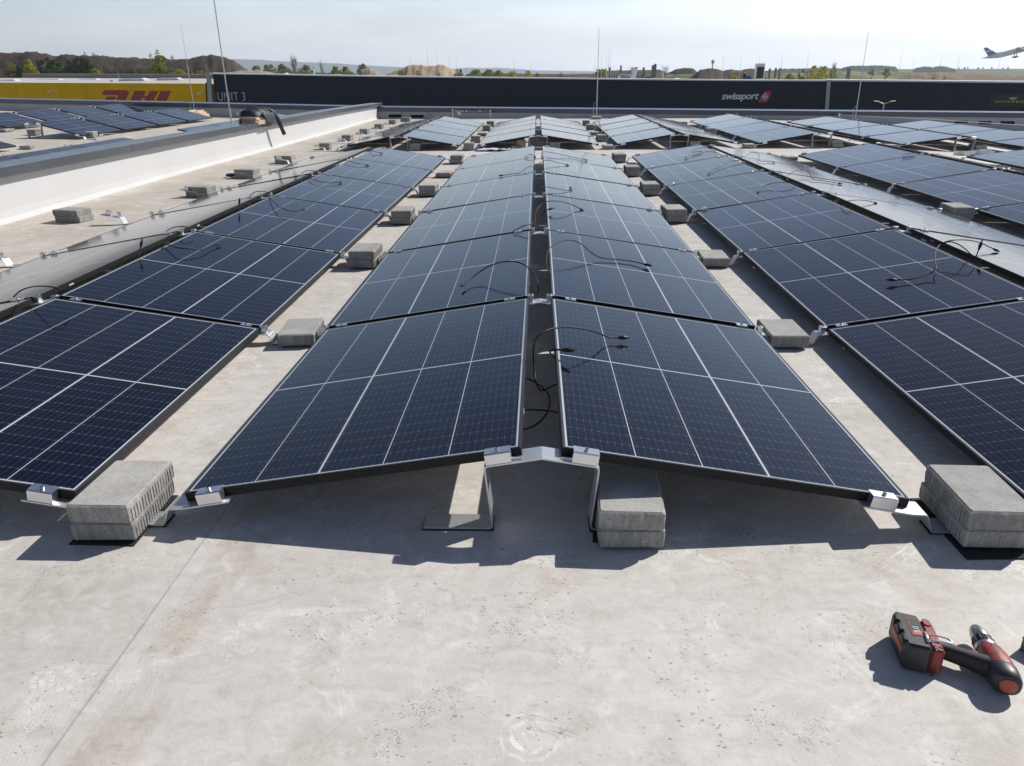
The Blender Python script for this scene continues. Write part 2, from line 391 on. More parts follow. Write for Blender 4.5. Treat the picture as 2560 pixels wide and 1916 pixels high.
    # pale welded patches with a ribbed texture beside the seam
    def rect(x0, x1, y0, y1):
        wb = q.math('MULTIPLY_ADD', mid, .03, -.015)
        X = q.math('ADD', x, wb); Y = q.math('ADD', y, wb)
        a = q.math('MULTIPLY', q.step(X, x0-.01, x0+.01), q.step(q.math('MULTIPLY', X, -1), -x1-.01, -x1+.01))
        b = q.math('MULTIPLY', q.step(Y, y0-.01, y0+.01), q.step(q.math('MULTIPLY', Y, -1), -y1-.01, -y1+.01))
        return q.math('MULTIPLY', a, b)
    pt = q.math('MAXIMUM', rect(-1.21, -1.07, -.83, -.64), rect(-1.25, -1.07, -1.1, -.865))
    pt = q.math('MAXIMUM', pt, q.math('MULTIPLY', rect(-1.04, -.90, -.80, -.60), .7))
    rib = q.step(q.math('SINE', q.math('MULTIPLY', q.math('ADD', x, q.math('MULTIPLY', y, .25)), 620)), -.2, .6)
    col = q.mix(q.math('MULTIPLY', q.math('MULTIPLY', pt, q.step(mid, .3, .55)), q.math('MULTIPLY_ADD', rib, .16, .22)), col, (.72, .72, .71))
    gr = q.ramp(grain, (.25, (.90, .90, .90)), (.75, (1.08, 1.08, 1.08)))
    col = q.mix(1.0, col, gr, 'MULTIPLY')
    nr = q.bump(hgt, .35, .004)
    ro = q.math('MULTIPLY_ADD', mid, .25, .52)
    return q.fin(col, ro, 0, nr, .35)
def mat_concrete():
    q = NT('paving_concrete'); oi = q.n('ShaderNodeObjectInfo')
    P = q.n('ShaderNodeVectorMath', operation='ADD'); q.put(P.inputs[0], q.obj()); q.put(P.inputs[1], q.comb(q.math('MULTIPLY', oi.outputs['Random'], 9), 0, 0)); P = P.outputs[0]
    a = q.noise(P, 9, 6, .68); g = q.noise(P, 150, 4, .75); v = q.noise(P, 330, 2, .6)
    w = q.noise(q.map(P, (55, 55, 9)), 1, 5, .7)                  # vertical streaks, darkening the sides only
    vo = q.n('ShaderNodeTexVoronoi'); q.put(vo.inputs['Vector'], P); vo.inputs['Scale'].default_value = 210
    vc = q.n('ShaderNodeSeparateColor'); q.put(vc.inputs[0], vo.outputs['Color'])
    x, y, z = q.xyz(q.obj()); side = q.step(q.math('MULTIPLY', z, -1), -.0617, -.0597)
    col = q.ramp(a, (.3, (.345, .342, .332)), (.72, (.49, .486, .472)))
    sc = q.ramp(w, (.3, (.56, .55, .53)), (.68, (1.0, 1.0, .98)))
    col = q.mix(side, col, q.mix(1.0, col, sc, 'MULTIPLY'))
    pores = q.math('MULTIPLY', q.step(q.math('MULTIPLY', vo.outputs['Distance'], -1), -.38, -.22), q.math('GREATER_THAN', vc.outputs[0], .72))
    col = q.mix(q.math('MULTIPLY', pores, q.math('MULTIPLY_ADD', side, .35, .3)), col, (.09, .088, .083))
    col = q.mix(q.math('MULTIPLY', q.step(g, .50, .34), .55), col, (.17, .168, .163))
    col = q.mix(q.math('MULTIPLY', q.step(v, .62, .75), .22), col, (.55, .54, .52))
    tint = q.ramp(oi.outputs['Random'], (0, (.80, .80, .80)), (1, (1.12, 1.1, 1.06)))
    col = q.mix(1.0, col, tint, 'MULTIPLY')
    h = q.math('ADD', q.math('MULTIPLY', g, .9), q.math('MULTIPLY', pores, -.8))
    return q.fin(col, .92, 0, q.bump(h, q.math('MULTIPLY_ADD', side, .5, .3), .003), .15)
def mat_alu(name='brushed_aluminium', c=(.74, .76, .78), r=.28, mt=1.0):
    q = NT(name); P = q.obj(); w = q.map(P, (4, 160, 160))
    n = q.noise(w, 1.0, 3); m = q.noise(P, 14, 3)
    col = q.ramp(m, (.3, tuple(x*.86 for x in c)), (.7, c))
    return q.fin(col, q.math('MULTIPLY_ADD', n, .16, r-.08), mt, q.bump(n, .06, .001))
def mat_earth(name, a, b, sc=.09, c=None):
    q = NT(name); P = q.obj(); n = q.noise(P, sc, 8, .68, .3); f = q.noise(P, sc*9, 5, .7)
    col = q.ramp(n, (.34, a), (.66, b)); col = q.mix(q.math('MULTIPLY', q.step(f, .4, .7), .5), col, tuple(x*.55 for x in a))
    if c: col = q.mix(q.math('MULTIPLY', q.step(q.noise(P, sc*.7, 5, .6), .52, .62), .85), col, c)
    return q.fin(col, .95, 0, q.bump(f, .8, .6), .1)
def mat_ground():
    q = NT('ground_fields'); P = q.obj(); n = q.noise(q.map(P, (.0035, .010, 1)), 1, 6, .6, .4); f = q.noise(P, .06, 6, .7)
    col = q.ramp(n, (.36, (.21, .175, .125)), (.46, (.16, .165, .08)), (.56, (.11, .135, .06)), (.68, (.23, .20, .13)))
    col = q.mix(q.math('MULTIPLY', q.step(f, .4, .7), .35), col, (.07, .07, .035))
    return q.fin(col, .95, 0, None, .1)
def mat_leaf(name, a, b):
    q = NT(name); oi = q.n('ShaderNodeObjectInfo'); P = q.obj(); n = q.noise(P, .55, 3, .6); m = q.noise(P, 3, 2)
    col = q.ramp(n, (.32, a), (.68, b)); col = q.mix(q.math('MULTIPLY', m, .4), col, tuple(x*.6 for x in a))
    m = q.fin(col, .7, 0, None, .25)
    tr = q.n('ShaderNodeBsdfTranslucent'); q.put(tr.inputs['Color'], q.mix(1.0, col, (1.5, 1.5, 1.1), 'MULTIPLY')); mx = q.n('ShaderNodeMixShader'); mx.inputs[0].default_value = .65
    q.t.links.new(q.b.outputs[0], mx.inputs[1]); q.t.links.new(tr.outputs[0], mx.inputs[2])
    q.t.links.new(mx.outputs[0], q.t.nodes['Material Output'].inputs['Surface'])
    return m
def mat_cladding(name, base, seam, wx, wz, sp=.25):
    q = NT(name); P = q.obj(); x, y, z = q.xyz(P)
    d = q.math('FRACT', q.math('DIVIDE', x, wx)); l = q.math('LESS_THAN', d, .03/wx*1.6)
    e = q.math('FRACT', q.math('DIVIDE', z, wz)); l = q.math('MAXIMUM', l, q.math('MULTIPLY', q.math('LESS_THAN', e, .03/wz*1.4), .6))
    n = q.noise(q.map(P, (.3, .3, .05)), 1, 5); f = q.noise(P, 3, 3)
    col = q.ramp(n, (.3, tuple(c*.86 for c in base)), (.7, tuple(c*1.12 for c in base)))
    rb = q.math('SINE', q.math('MULTIPLY', x, 25))
    col = q.mix(q.math('MULTIPLY', l, seam), col, tuple(c*.45 for c in base))
    return q.fin(col, q.math('MULTIPLY_ADD', f, .2, .5), 0, q.bump(rb, .15, .02), sp)

M_CELL = mat_cells(); M_ROOF = mat_roof(); M_STONE = mat_concrete(); M_ALU = mat_alu(c=(.66, .68, .70), r=.40, mt=.72)
M_ALU2 = mat_alu('milled_aluminium_clamp', (.80, .82, .84), .34)
M_STEEL = mat_alu('stainless_bolt', (.5, .49, .47), .25)
M_GALV = mat_alu('galvanised_rod', (.52, .54, .57), .4)
M_FRAME = simple('black_anodised_frame', (.006, .0065, .008), .5, 0, .15, 20, spec=.3)
M_FLIP = simple('frame_lip_anodised', (.045, .05, .06), .30, 0.3, .1, 20)
M_BACK = simple('panel_backsheet', (.55, .56, .58), .5, 0, .05)
M_RUB = simple('black_rubber_mat', (.018, .018, .019), .85, 0, .3, 60, .5, 260)
M_CABLE = simple('black_cable_sheath', (.006, .006, .0065), .5, 0, .2, 30, spec=.3)
M_PLUG = simple('black_plug_plastic', (.008, .008, .009), .42, 0, .2, 60, spec=.35)
M_STICK = simple('white_sticker', (.42, .42, .41), .5, 0, .05)
M_WALL = simple('parapet_white_render', (.515, .517, .52), .75, 0, .035, 1.2, .25, 30)
M_COPE = simple('grey_coated_coping', (.068, .077, .089), .26, .0, .10, 3, spec=.75)
M_COPE2 = simple('dark_coated_coping', (.022, .032, .07), .22, 0, .08, 3, spec=.8)
M_EWALL = simple('end_wall_membrane', (.42, .43, .44), .7, 0, .08, 1.5)
M_DARK = simple('dark_opening', (.006, .006, .008), .8, 0, .2)
M_CARD = simple('brown_cardboard', (.40, .27, .16), .85, 0, .14, 9, .3, 40)
M_CARDI = simple('pale_cardboard', (.60, .48, .34), .85, 0, .14, 12, .3, 40)
M_JACK = simple('dark_blue_jacket', (.016, .019, .032), .55, 0, .25, 12, .5, 50)
M_FILM = simple('white_film', (.82, .83, .85), .35, 0, .05, 8)
M_NAVY = mat_cladding('navy_cladding', (.009, .013, .031), .35, 3.0, 1.2)
M_YEL = mat_cladding('yellow_cladding', (.95, .52, .005), .55, 8.6, 40, .05)
M_RED = simple('red_lettering', (.42, .012, .03), .45, 0, .06, .5)
M_SIGNW = simple('white_lettering', (.72, .74, .76), .4, 0, .04, .5)
M_SIGNG = simple('grey_lettering', (.44, .47, .52), .4, 0, .05, .5)
M_SIGNR = simple('red_emblem', (.55, .04, .025), .4, 0, .05, .5)
M_SIGNY = simple('yellow_lettering', (.50, .46, .05), .4, 0, .08, .5)
M_SIGNB = simple('black_signboard', (.010, .011, .013), .5, 0, .1, .5)
M_WHITE = simple('white_roof_sheet', (.80, .81, .82), .4, 0, .05, .4)
M_GRAVEL = simple('pale_gravel_roof', (.48, .45, .41), .9, 0, .14, .4)
M_GREYW = simple('grey_rear_parapet', (.16, .175, .21), .5, 0, .06, .3)
M_ZINC = mat_alu('zinc_duct', (.66, .70, .76), .35)
M_BLUE = simple('blue_tarp', (.03, .10, .24), .5, 0, .2, 2)
M_BARK = simple('bark', (.10, .08, .062), .9, 0, .25, 3)
M_TWIG = simple('bare_twig', (.17, .145, .12), .9, 0, .2, 3)
M_SKIN = simple('skin', (.42, .25, .17), .55, 0, .08)

# haze: pale air between here and the far hills
def make_haze():
    mb = MB(); mb.box(-12000, 12000, -300, 12500, -12.5, 420)
    m = bpy.data.materials.new('haze_air'); m.use_nodes = True; t = m.node_tree; t.nodes.clear()
    o = t.nodes.new('ShaderNodeOutputMaterial'); v = t.nodes.new('ShaderNodeVolumePrincipled')
    v.inputs['Color'].default_value = (.80, .90, 1, 1); v.inputs['Density'].default_value = 0.00011
    v.inputs['Anisotropy'].default_value = .3
    t.links.new(v.outputs[0], o.inputs['Volume'])
    h = mb.build('haze', m); tag(h, 'thin pale blue haze hanging over the far fields', 'haze', kind='stuff'); return h

# ------------------------------------------------------------------ layout of the roof
PITCH_X, LP, YB = 2.6507, 1.774, 12.927          # row spacing, panel pitch along a row, start of the rear block
HR, HL, GX, TL = .277, .099, .0632, R(9.3526)    # ridge and eave height (top of glass), half ridge gap, tilt
XL = GX+1.096*math.cos(TL)
def roofz(x):
    if x > 5.9: return -.045*(x-5.9)
    if x < -8.5: return .030*(-8.5-x)
    return 0.0
def endy(x): return 23.9-.11*x                    # line of the low wall at the far roof edge
def topz_end(x): return .36-.0125*(x+5) if x > -5 else .36-.024*(x+5)

# ---- the roof we stand on
mb = MB()
xs = [-44, -13, -10.5, -8.5, -5.62, -5.3, 0, 5.9, 14, 22, 40]
for i in range(len(xs)-1):
    a, b = xs[i], xs[i+1]
    ys = [-7, 3, 12]
    for j in range(3):
        y0 = ys[j]; q0 = ys[j+1] if j < 2 else None
        ya, yb_ = (q0, q0) if q0 is not None else (endy(a)+.15, endy(b)+.15)
        mb.add([(a, y0, roofz(a)), (b, y0, roofz(b)), (b, yb_, roofz(b)), (a, ya, roofz(a))], [(0, 1, 2, 3)])
tag(mb.build('roof', M_ROOF), kind='structure')
mb = MB()
mb.add([(-44, -7, -10), (40, -7, -10), (40, endy(40)+.3, -10), (-44, endy(-44)+.3, -10), (-44, -7, -.02), (40, -7, roofz(40)-.02), (40, endy(40)+.3, roofz(40)-.02), (-44, endy(-44)+.3, .7)],
       [(0, 1, 5, 4), (1, 2, 6, 5), (2, 3, 7, 6), (3, 0, 4, 7)])
tag(mb.build('building_walls', M_NAVY), kind='structure')

# ---- low wall across the far end, with its coping and overflow openings
end_wall = empty('end_wall', Vector((0, endy(0), 0)), 'low pale grey wall with a dark coping closing the far roof edge', 'wall')
mb = MB(); mc = MB(); E0 = Vector((0, endy(0), 0))
xs = [-40, -30, -22, -14, -9, -5, 0, 6, 10, 14, 20, 30, 40]
for a, b in zip(xs[:-1], xs[1:]):
    za, zb = topz_end(a), topz_end(b); ya, yb_ = endy(a), endy(b)
    def sec(x, y, z0, z1, d): return [(x, y, z0), (x, y+d, z0), (x, y+d, z1), (x, y, z1)]
    mb.loft([sec(a, ya-E0.y, roofz(a)-.05, za-.135, .3), sec(b, yb_-E0.y, roofz(b)-.05, zb-.135, .3)])
    mc.loft([[(a, ya-E0.y-.05, za-.14), (a, ya-E0.y+.36, za-.14), (a, ya-E0.y+.36, za+.027), (a, ya-E0.y-.05, za)],
             [(b, yb_-E0.y-.05, zb-.14), (b, yb_-E0.y+.36, zb-.14), (b, yb_-E0.y+.36, zb+.027), (b, yb_-E0.y-.05, zb)]])
mb.build('wall_face', M_EWALL, end_wall)
mc.build('coping', M_COPE2, end_wall)
endn = Vector((-.11, -1, 0)).normalized()
for (u0, u1, v0, v1) in ((972, 1004, 286.5, 294), (1027, 1059, 287.5, 295), (2388, 2420, 302.5, 308), (2447, 2478, 303.5, 311), (2501, 2536, 303.7, 311.5)):
    c = onplane((u0+u1)/2, (v0+v1)/2, E0, endn); w = (onplane(u1, v0, E0, endn)-onplane(u0, v0, E0, endn)).length/2
    h = (onplane(u0, v0, E0, endn)-onplane(u0, v1, E0, endn)).length/2
    m2 = MB(); m2.box(-w, w, -.006, .02, -h, h, Matrix.Translation(c-E0) @ Matrix.Rotation(math.atan(-.11), 4, 'Z'))
    m2.build('overflow_opening', M_DARK, end_wall)

# ---- white parapet between the two roof areas
px0, px1 = -5.36, -5.60
par = empty('parapet_wall', Vector((-5.45, 9, 0)), 'white rendered parapet wall under a grey metal coping at the left', 'wall')
pth = [(-7, 0), (4, 0), (9, -.05), (14, .02), (18, .04), (22, 0), (endy(-5.4)+.42, .02)]
mb = MB(); r1 = []; r2 = []
for y, dx in pth:
    zc = .537-.0035*max(0, y-18)*2.2
    # wall with a small cove at its foot
    r1.append([(px1+dx+5.45-.03, y-9, -.02), (px0+dx+5.45+.05, y-9, -.02), (px0+dx+5.45+.035, y-9, .012), (px0+dx+5.45+.008, y-9, .05), (px0+dx+5.45, y-9, .12), (px0+dx+5.45, y-9, zc-.07), (px1+dx+5.45-.03, y-9, zc-.07)])
mb.loft(r1); mb.build('wall_face', M_WALL, par)
def copz(y): return .537-.0035*max(0, y-18)*2.2
cuts = [-7, 1.9, 8.07, 12.75, 17.9, 21.6, endy(-5.4)+.46]
def pdx(y):
    for (a, da), (b, db) in zip(pth[:-1], pth[1:]):
        if a <= y <= b: return da+(db-da)*(y-a)/(b-a)
    return pth[-1][1]
for a, b in zip(cuts[:-1], cuts[1:]):
    mb = MB(); rings = []
    n = 5
    for k in range(n):
        y = a+.004+(b-a-.008)*k/(n-1); dx = pdx(y); z = copz(y)
        rings.append([(px1+dx+5.45-.09, y-9, z-.06), (px0+dx+5.45+.085, y-9, z-.092), (px0+dx+5.45+.092, y-9, z-.004), (px0+dx+5.45+.088, y-9, z), (px1+dx+5.45-.085, y-9, z-.004), (px1+dx+5.45-.092, y-9, z-.008)])
    mb.loft(rings); mb.build('coping', M_COPE, par)

# ------------------------------------------------------------------ solar panels
ROWN = {-1: 'left', 0: 'middle', 1: 'right', 2: 'far right', 3: 'outer right', 4: 'outermost right'}
def panel_proto():
    root = empty('solar_panel', Matrix())
    f = MB(); W2, L2, t = .548, .8705, .009
    for sx in (-1, 1):
        x0, x1 = sorted((sx*W2, sx*(W2-t)))
        o = sx*W2; i = sx*(W2-t)
        prof = [(o, 0), (i, 0), (i, .0285), (i, .030), (o-sx*.0012, .030), (o, .0288), (o, .0212), (o-sx*.0012, .0204), (o-sx*.0012, .0190), (o, .0182), (o, .0126), (o-sx*.0012, .0118), (o-sx*.0012, .0104), (o, .0096)]
        if sx < 0: prof = prof[::-1]
        f.extr(prof, -L2, L2)
    for sy in (-1, 1):
        y0, y1 = sorted((sy*L2, sy*(L2-t)))
        f.box(-W2+t, W2-t, y0, y1, 0, .030)
    fr = f.build('frame', [M_FRAME], root)
    lip = MB(); z0, z1 = .0302, .0308
    lip.box(-W2+.001, -W2+t-.0005, -L2+.001, L2-.001, z0, z1); lip.box(W2-t+.0005, W2-.001, -L2+.001, L2-.001, z0, z1)
    lip.box(-W2+t, W2-t, -L2+.001, -L2+t-.0005, z0, z1); lip.box(-W2+t, W2-t, L2-t+.0005, L2-.001, z0, z1)
    lip.build('frame_lip', M_FLIP, root)
    g = MB(); g.box(-W2+t+.0004, W2-t-.0004, -L2+t+.0004, L2-t-.0004, .0245, .0292)
    g.build('glass', M_CELL, root)
    b = MB(); b.box(-W2+t+.0004, W2-t-.0004, -L2+t+.0004, L2-t-.0004, .0225, .0242); b.build('backsheet', M_BACK, root)
    k = MB(); k.box(-W2-.0008, -W2-.0001, .53, .575, .005, .014); k.build('sticker', M_STICK, root)
    return root
PANEL = panel_proto(); PANEL_USED = [False]
def panel_matrix(xr, xl, y0, y1, zr0, zr1, zl0, zl1):
    a, b, c, d = Vector((xr, y0, zr0)), Vector((xr, y1, zr1)), Vector((xl, y0, zl0)), Vector((xl, y1, zl1))
    X = ((c+d)/2-(a+b)/2).normalized(); s = 1 if xl > xr else -1
    Y = (((b+d)/2-(a+c)/2)*s).normalized(); Z = X.cross(Y).normalized(); Y = Z.cross(X).normalized()
    C = (a+b+c+d)/4 - Z*.0308
    return Matrix(((X.x, Y.x, Z.x, C.x), (X.y, Y.y, Z.y, C.y), (X.z, Y.z, Z.z, C.z), (0, 0, 0, 1)))
def place_panel(M, label, group):
    if not PANEL_USED[0]:
        PANEL_USED[0] = True; PANEL.matrix_world = M; tag(PANEL, label, 'solar panel', group); return PANEL
    return dup(PANEL, M, label, group)
DZR = [.004, -.020, -.005, -.003, -.007, -.008, -.010]
DZL = [.005, -.008, 0, .008, .004, .002, .004]
GAP = .033
def rz(a, j, front): return roofz(a*PITCH_X)+(DZR[j] if front else 0)
def lz(a, s, j, front): return roofz(a*PITCH_X+s*XL)+(DZL[j] if front else 0)
PMAT = {}
def row(a, front, ks, sides=(-1, 1)):
    n = 'front' if front else 'rear'
    yb = 0 if front else YB
    for s in sides:
        for k in ks:
            jit = rnd.uniform(-.002, .002)
            y0 = yb+k*LP+(.004 if k == 0 else GAP/2); y1 = y0+1.741
            tilt = [rnd.uniform(-.006, .006) for _ in range(2)]; ex = -.012 if (a, s) == (-1, -1) else 0
            if k < 0: j0 = j1 = 0
            else: j0, j1 = k, k+1
            M = panel_matrix(a*PITCH_X+s*GX, a*PITCH_X+s*XL, y0+jit, y1+jit, HR+rz(a, j0, front)+tilt[0], HR+rz(a, j1, front), HL+ex+lz(a, s, j0, front), HL+ex+lz(a, s, j1, front)+tilt[1])
            PMAT[(a, s, k, front)] = M
            side = 'left' if s < 0 else 'right'
            place = ORD[k] if k >= 0 else 'nearest'
            place_panel(M, f'dark solar panel, {place} from camera on {side} slope of {ROWN[a]} {n} row', f'solar panels on {side} slope of {ROWN[a]} {n} row')
row(-1, True, range(0, 6)); row(0, True, range(6)); row(1, True, range(-0, 6)); row(2, True, range(1, 6)); row(3, True, range(4, 6), (-1,))
for a in (-1, 0, 1, 2, 3): row(a, False, range(4))
row(4, False, range(4), (-1,))

# ------------------------------------------------------------------ mounting brackets
def bolt(mb, p, zax, M=None, r=.0065, h=.009):
    p = Vector(p); z = Vector(zax).normalized(); x = z.orthogonal().normalized(); y = z.cross(x)
    ring = lambda rr, zz: [p+z*zz+(x*math.cos(q)+y*math.sin(q))*rr for q in [2*math.pi*k/10 for k in range(10)]]
    mb.loft([ring(r, 0), ring(r, h*.85), ring(r*.8, h), ring(r*.45, h), ring(r*.45, h*.45)], M)
TN = math.tan(TL)
ZP = HR-.030-.0005+GX*TN         # arch peak so that panels rest on it
def clamp_end(mb, x, y, zc, s, M=None):      # extruded end clamp, lip reaching over the frame (panel lies at +y)
    c, si = math.cos(TL), math.sin(TL)
    A = Matrix(((s*c, 0, s*si, x), (0, 1, 0, y), (-si, 0, c, zc), (0, 0, 0, 1)))
    if s < 0: A = A @ Matrix.Identity(4)
    if M is not None: A = M @ A
    pl = [(-.034, 0), (-.002, 0), (-.002, .0325), (.008, .0325), (.008, .0365), (-.030, .0365), (-.034, .033)]
    mb.loft([[(-.04, py, pz) for py, pz in pl], [(.04, py, pz) for py, pz in pl]], A)
    return A
def ridge_proto(end):
    root = empty('ridge_bracket', Matrix())
    y0, y1 = (-.036, .044) if end else (-.04, .04)
    m = MB()
    xs = .176; zs = ZP-xs*TN
    strip(m, [(-.376, .0085), (-.154, .0085), (-xs, zs-.0025), (0, ZP-.0025), (xs, zs-.0025), (.154, .0085), (.376, .0085)], .005, y0, y1, .014)
    for s in (-1, 1): m.box(min(s*.058, s*.098), max(s*.058, s*.098), -.006, -.001, 0, .010, Matrix.Translation((0, -.018 if end else -.018, ZP-.078*TN-.002)))
    o = m.build('bracket', M_ALU, root); smooth_by_angle(o, 30)
    for s in (-1, 1):
        p = MB(); p.box(min(s*.152, s*.379), max(s*.152, s*.379), y0-.001 if s < 0 else y0-.004, y1+.006, 0, .0055); p.build('rubber_pad', M_RUB, root)
    for s in (-1, 1):
        m = MB(); bt = MB()
        if end:
            A = clamp_end(m, s*.131, 0, ZP-.131*TN+.0005, s)
            bolt(bt, A @ Vector((0, -.016, .0365)), A.to_3x3() @ Vector((0, 0, 1)))
        else:
            c, si = math.cos(TL), math.sin(TL)
            A = Matrix(((s*c, 0, s*si, s*.155), (0, 1, 0, 0), (-si, 0, c, ZP-.155*TN), (0, 0, 0, 1)))
            m.box(-.028, .028, -.019, .019, .0325, .0365, A); m.box(-.028, .028, -.0085, .0085, .0005, .0325, A)
            bolt(bt, A @ Vector((0, 0, .0365)), (s*si, 0, c))
        cl = m.build('clamp', M_ALU2, root); bt.build('bolt', M_STEEL, cl)
        if not end:      # the square end block standing in the ridge gap
            m = MB(); A = Matrix(((s, 0, 0, s*(GX-.012)), (0, 1, 0, 0), (0, 0, 1, ZP-.045*TN), (0, 0, 0, 1)))
            m.cbox(-.016, .011, -.017, .017, -.003, .042, .0018, A)
            m.box(.008, .022, -.008, .008, .034, .0385, A)
            cl = m.build('end_block', M_ALU2, root)
            bt = MB(); bolt(bt, (s*(GX-.015), 0, ZP-.045*TN+.041), (0, 0, 1), None, .0055, .003); bt.build('bolt', M_DARK, cl)
    return root
HV = PITCH_X/2-XL                 # half the valley gap
ZLB = HL-.030-.0008                # underside of the low panel edge
def low_proto(end):
    root = empty('valley_bracket', Matrix())
    y0, y1 = (-.036, .044) if end else (-.04, .04)
    m = MB(); ins = .155
    strip(m, [(-HV-ins, ZLB+ins*TN-.0025), (-HV, ZLB-.0025), (-.135, ZLB-.0045), (-.112, .0085), (.112, .0085), (.135, ZLB-.0045), (HV, ZLB-.0025), (HV+ins, ZLB+ins*TN-.0025)], .005, y0, y1, .012)
    o = m.build('bracket', M_ALU, root); smooth_by_angle(o, 30)
    p = MB(); p.box(-.114, .114, y0+.003, y1-.003, 0, .0055); p.build('rubber_pad', M_RUB, root)
    for s in (-1, 1):
        m = MB(); bt = MB()
        if end:
            A = clamp_end(m, s*(HV+.095), 0, ZLB+.095*TN+.0005, -s)
            bolt(bt, A @ Vector((0, -.016, .0365)), A.to_3x3() @ Vector((0, 0, 1)))
        else:
            c, si = math.cos(TL), math.sin(TL)
            A = Matrix(((-s*c, 0, -s*si, s*(HV+.085)), (0, 1, 0, 0), (-si, 0, c, ZLB+.085*TN), (0, 0, 0, 1)))
            m.box(-.028, .028, -.019, .019, .0325, .0365, A); m.box(-.028, .028, -.0085, .0085, .0005, .0325, A)
            bolt(bt, A @ Vector((0, 0, .0365)), (-s*si, 0, c))
        cl = m.build('clamp', M_ALU2, root); bt.build('bolt', M_STEEL, cl)
        if not end:
            m = MB(); A = Matrix(((s, 0, 0, s*(HV-.014)), (0, 1, 0, 0), (0, 0, 1, ZLB), (0, 0, 0, 1)))
            m.cbox(-.016, .012, -.017, .017, -.004, .040, .0018, A); m.box(.008, .022, -.008, .008, .032, .0365, A)
            cl = m.build('end_block', M_ALU2, root)
            bt = MB(); bolt(bt, (s*(HV-.016), 0, ZLB+.0395), (0, 0, 1), None, .0055, .003); bt.build('bolt', M_DARK, cl)
    return root
PROTO = {}
def place(kind, end, M, label, cat, group):
    key = (kind, end)
    if key not in PROTO:
        r = (ridge_proto if kind == 'r' else low_proto)(end); PROTO[key] = r; r.matrix_world = M
        return tag(r, label, cat, group)
    return dup(PROTO[key], M, label, group)
def yj(front, j):
    if j == 0: return 0 if front else YB
    n = 6 if front else 4
    return (0 if front else YB)+j*LP+(0 if j < n else 0)
FLIP = Matrix.Rotation(math.pi, 4, 'Z')
for front, n in ((True, 6), (False, 4)):
    nm = 'front' if front else 'rear'
    for a in (-1, 0, 1, 2, 3):
        if front and a == 3: continue
        for j in range(n+1):
            if front and a == 2 and j < 3: continue
            if front and a == 1 and j < 1: continue
            end = j in (0, n); z = rz(a, j, front); y = yj(front, j) + (-.0 if j == n else 0)
            M = Matrix.Translation((a*PITCH_X, y, roofz(a*PITCH_X)))
            h = (ZP+z-roofz(a*PITCH_X))/ZP
            if j == n: M = Matrix.Translation((a*PITCH_X, y+.002, roofz(a*PITCH_X))) @ FLIP
            M = M @ Matrix.Diagonal((1, 1, h, 1))
            place('r', end, M, f'silver aluminium ridge bracket, {ORD[j]} from camera along ridge of {ROWN[a]} {nm} row', 'bracket', f'ridge brackets of {ROWN[a]} {nm} row')
    for a in (-2, -1, 0, 1, 2):       # valley between row a and a+1
        for j in range(n+1):
            if front and a == 1 and j < 2: continue
            if front and a == 2 and j < 4: continue
            xc = (a+.5)*PITCH_X; z = roofz(xc)+(DZL[j] if front else 0); y = yj(front, j)
            M = Matrix.Translation((xc, y, roofz(xc)))
            if j == n: M = Matrix.Translation((xc, y+.002, roofz(xc))) @ FLIP
            M = M @ Matrix.Diagonal((1, 1, (ZLB+z-roofz(xc))/ZLB, 1))
            w = f'between {ROWN[a]} and {ROWN[a+1]} {nm} rows' if a > -2 else f'along parapet side of left {nm} row'
            place('l', j in (0, n), M, f'silver low bracket, {ORD[j]} from camera {w}', 'bracket', f'low brackets {w}')

# ------------------------------------------------------------------ concrete paving blocks
def stone_mesh(seed):
    q = random.Random(seed); Lx, Ly, H = .1985, .298, .0622
    pl = []
    def edge(p, d, length, inward):
        n = int(length/.0165); s = length/n; t = 0
        for k in range(n):
            g = q.uniform(.003, .0055); w = s*.20
            a = k*s
            pl.append((p[0]+d[0]*(a+s*.30), p[1]+d[1]*(a+s*.30), 0))
            pl.append((p[0]+d[0]*(a+s*.42)+inward[0]*g, p[1]+d[1]*(a+s*.42)+inward[1]*g, 1))
            pl.append((p[0]+d[0]*(a+s*.58)+inward[0]*g, p[1]+d[1]*(a+s*.58)+inward[1]*g, 1))
            pl.append((p[0]+d[0]*(a+s*.70), p[1]+d[1]*(a+s*.70), 0))
    def plain(p, d, length):
        for k in range(8): pl.append((p[0]+d[0]*length*k/7, p[1]+d[1]*length*k/7+q.uniform(-.0005, .0005), 0))
    hx, hy = Lx/2, Ly/2; c = .0035
    plain((-hx+c, -hy), (1, 0), Lx-2*c); edge((hx, -hy+c), (0, 1), Ly-2*c, (-1, 0))
    plain((hx-c, hy), (-1, 0), Lx-2*c); edge((-hx, hy-c), (0, -1), Ly-2*c, (1, 0))
    def ring(z, ins, groove):
        out = []
        for x, y, g in pl:
            xx, yy = x, y
            if not groove and g: xx = math.copysign(hx, x) if abs(x) > hx-.01 else x
            k = 1-ins/ hx; k2 = 1-ins/hy
            e = .0006 if z < H*.8 else .00015
            out.append((xx*k+q.uniform(-e, e), yy*k2+q.uniform(-e, e), z))
        return out
    mb = MB(); mb.loft([ring(0, .004, 1), ring(.004, .001, 1), ring(.028, 0, 1), ring(.041, .0, 1), ring(.047, 0, 0), ring(H-.006, 0, 0), ring(H-.0055, .0008, 0), ring(H-.0008, .0062, 0), ring(H, .0066, 0)])
    return mb
STONES = []
for k in range(3):
    o = stone_mesh(k).build('paving_block', M_STONE); smooth_by_angle(o, 14); tag(o, 'x', 'paving block'); STONES.append(o)
SUSED = [False]*3
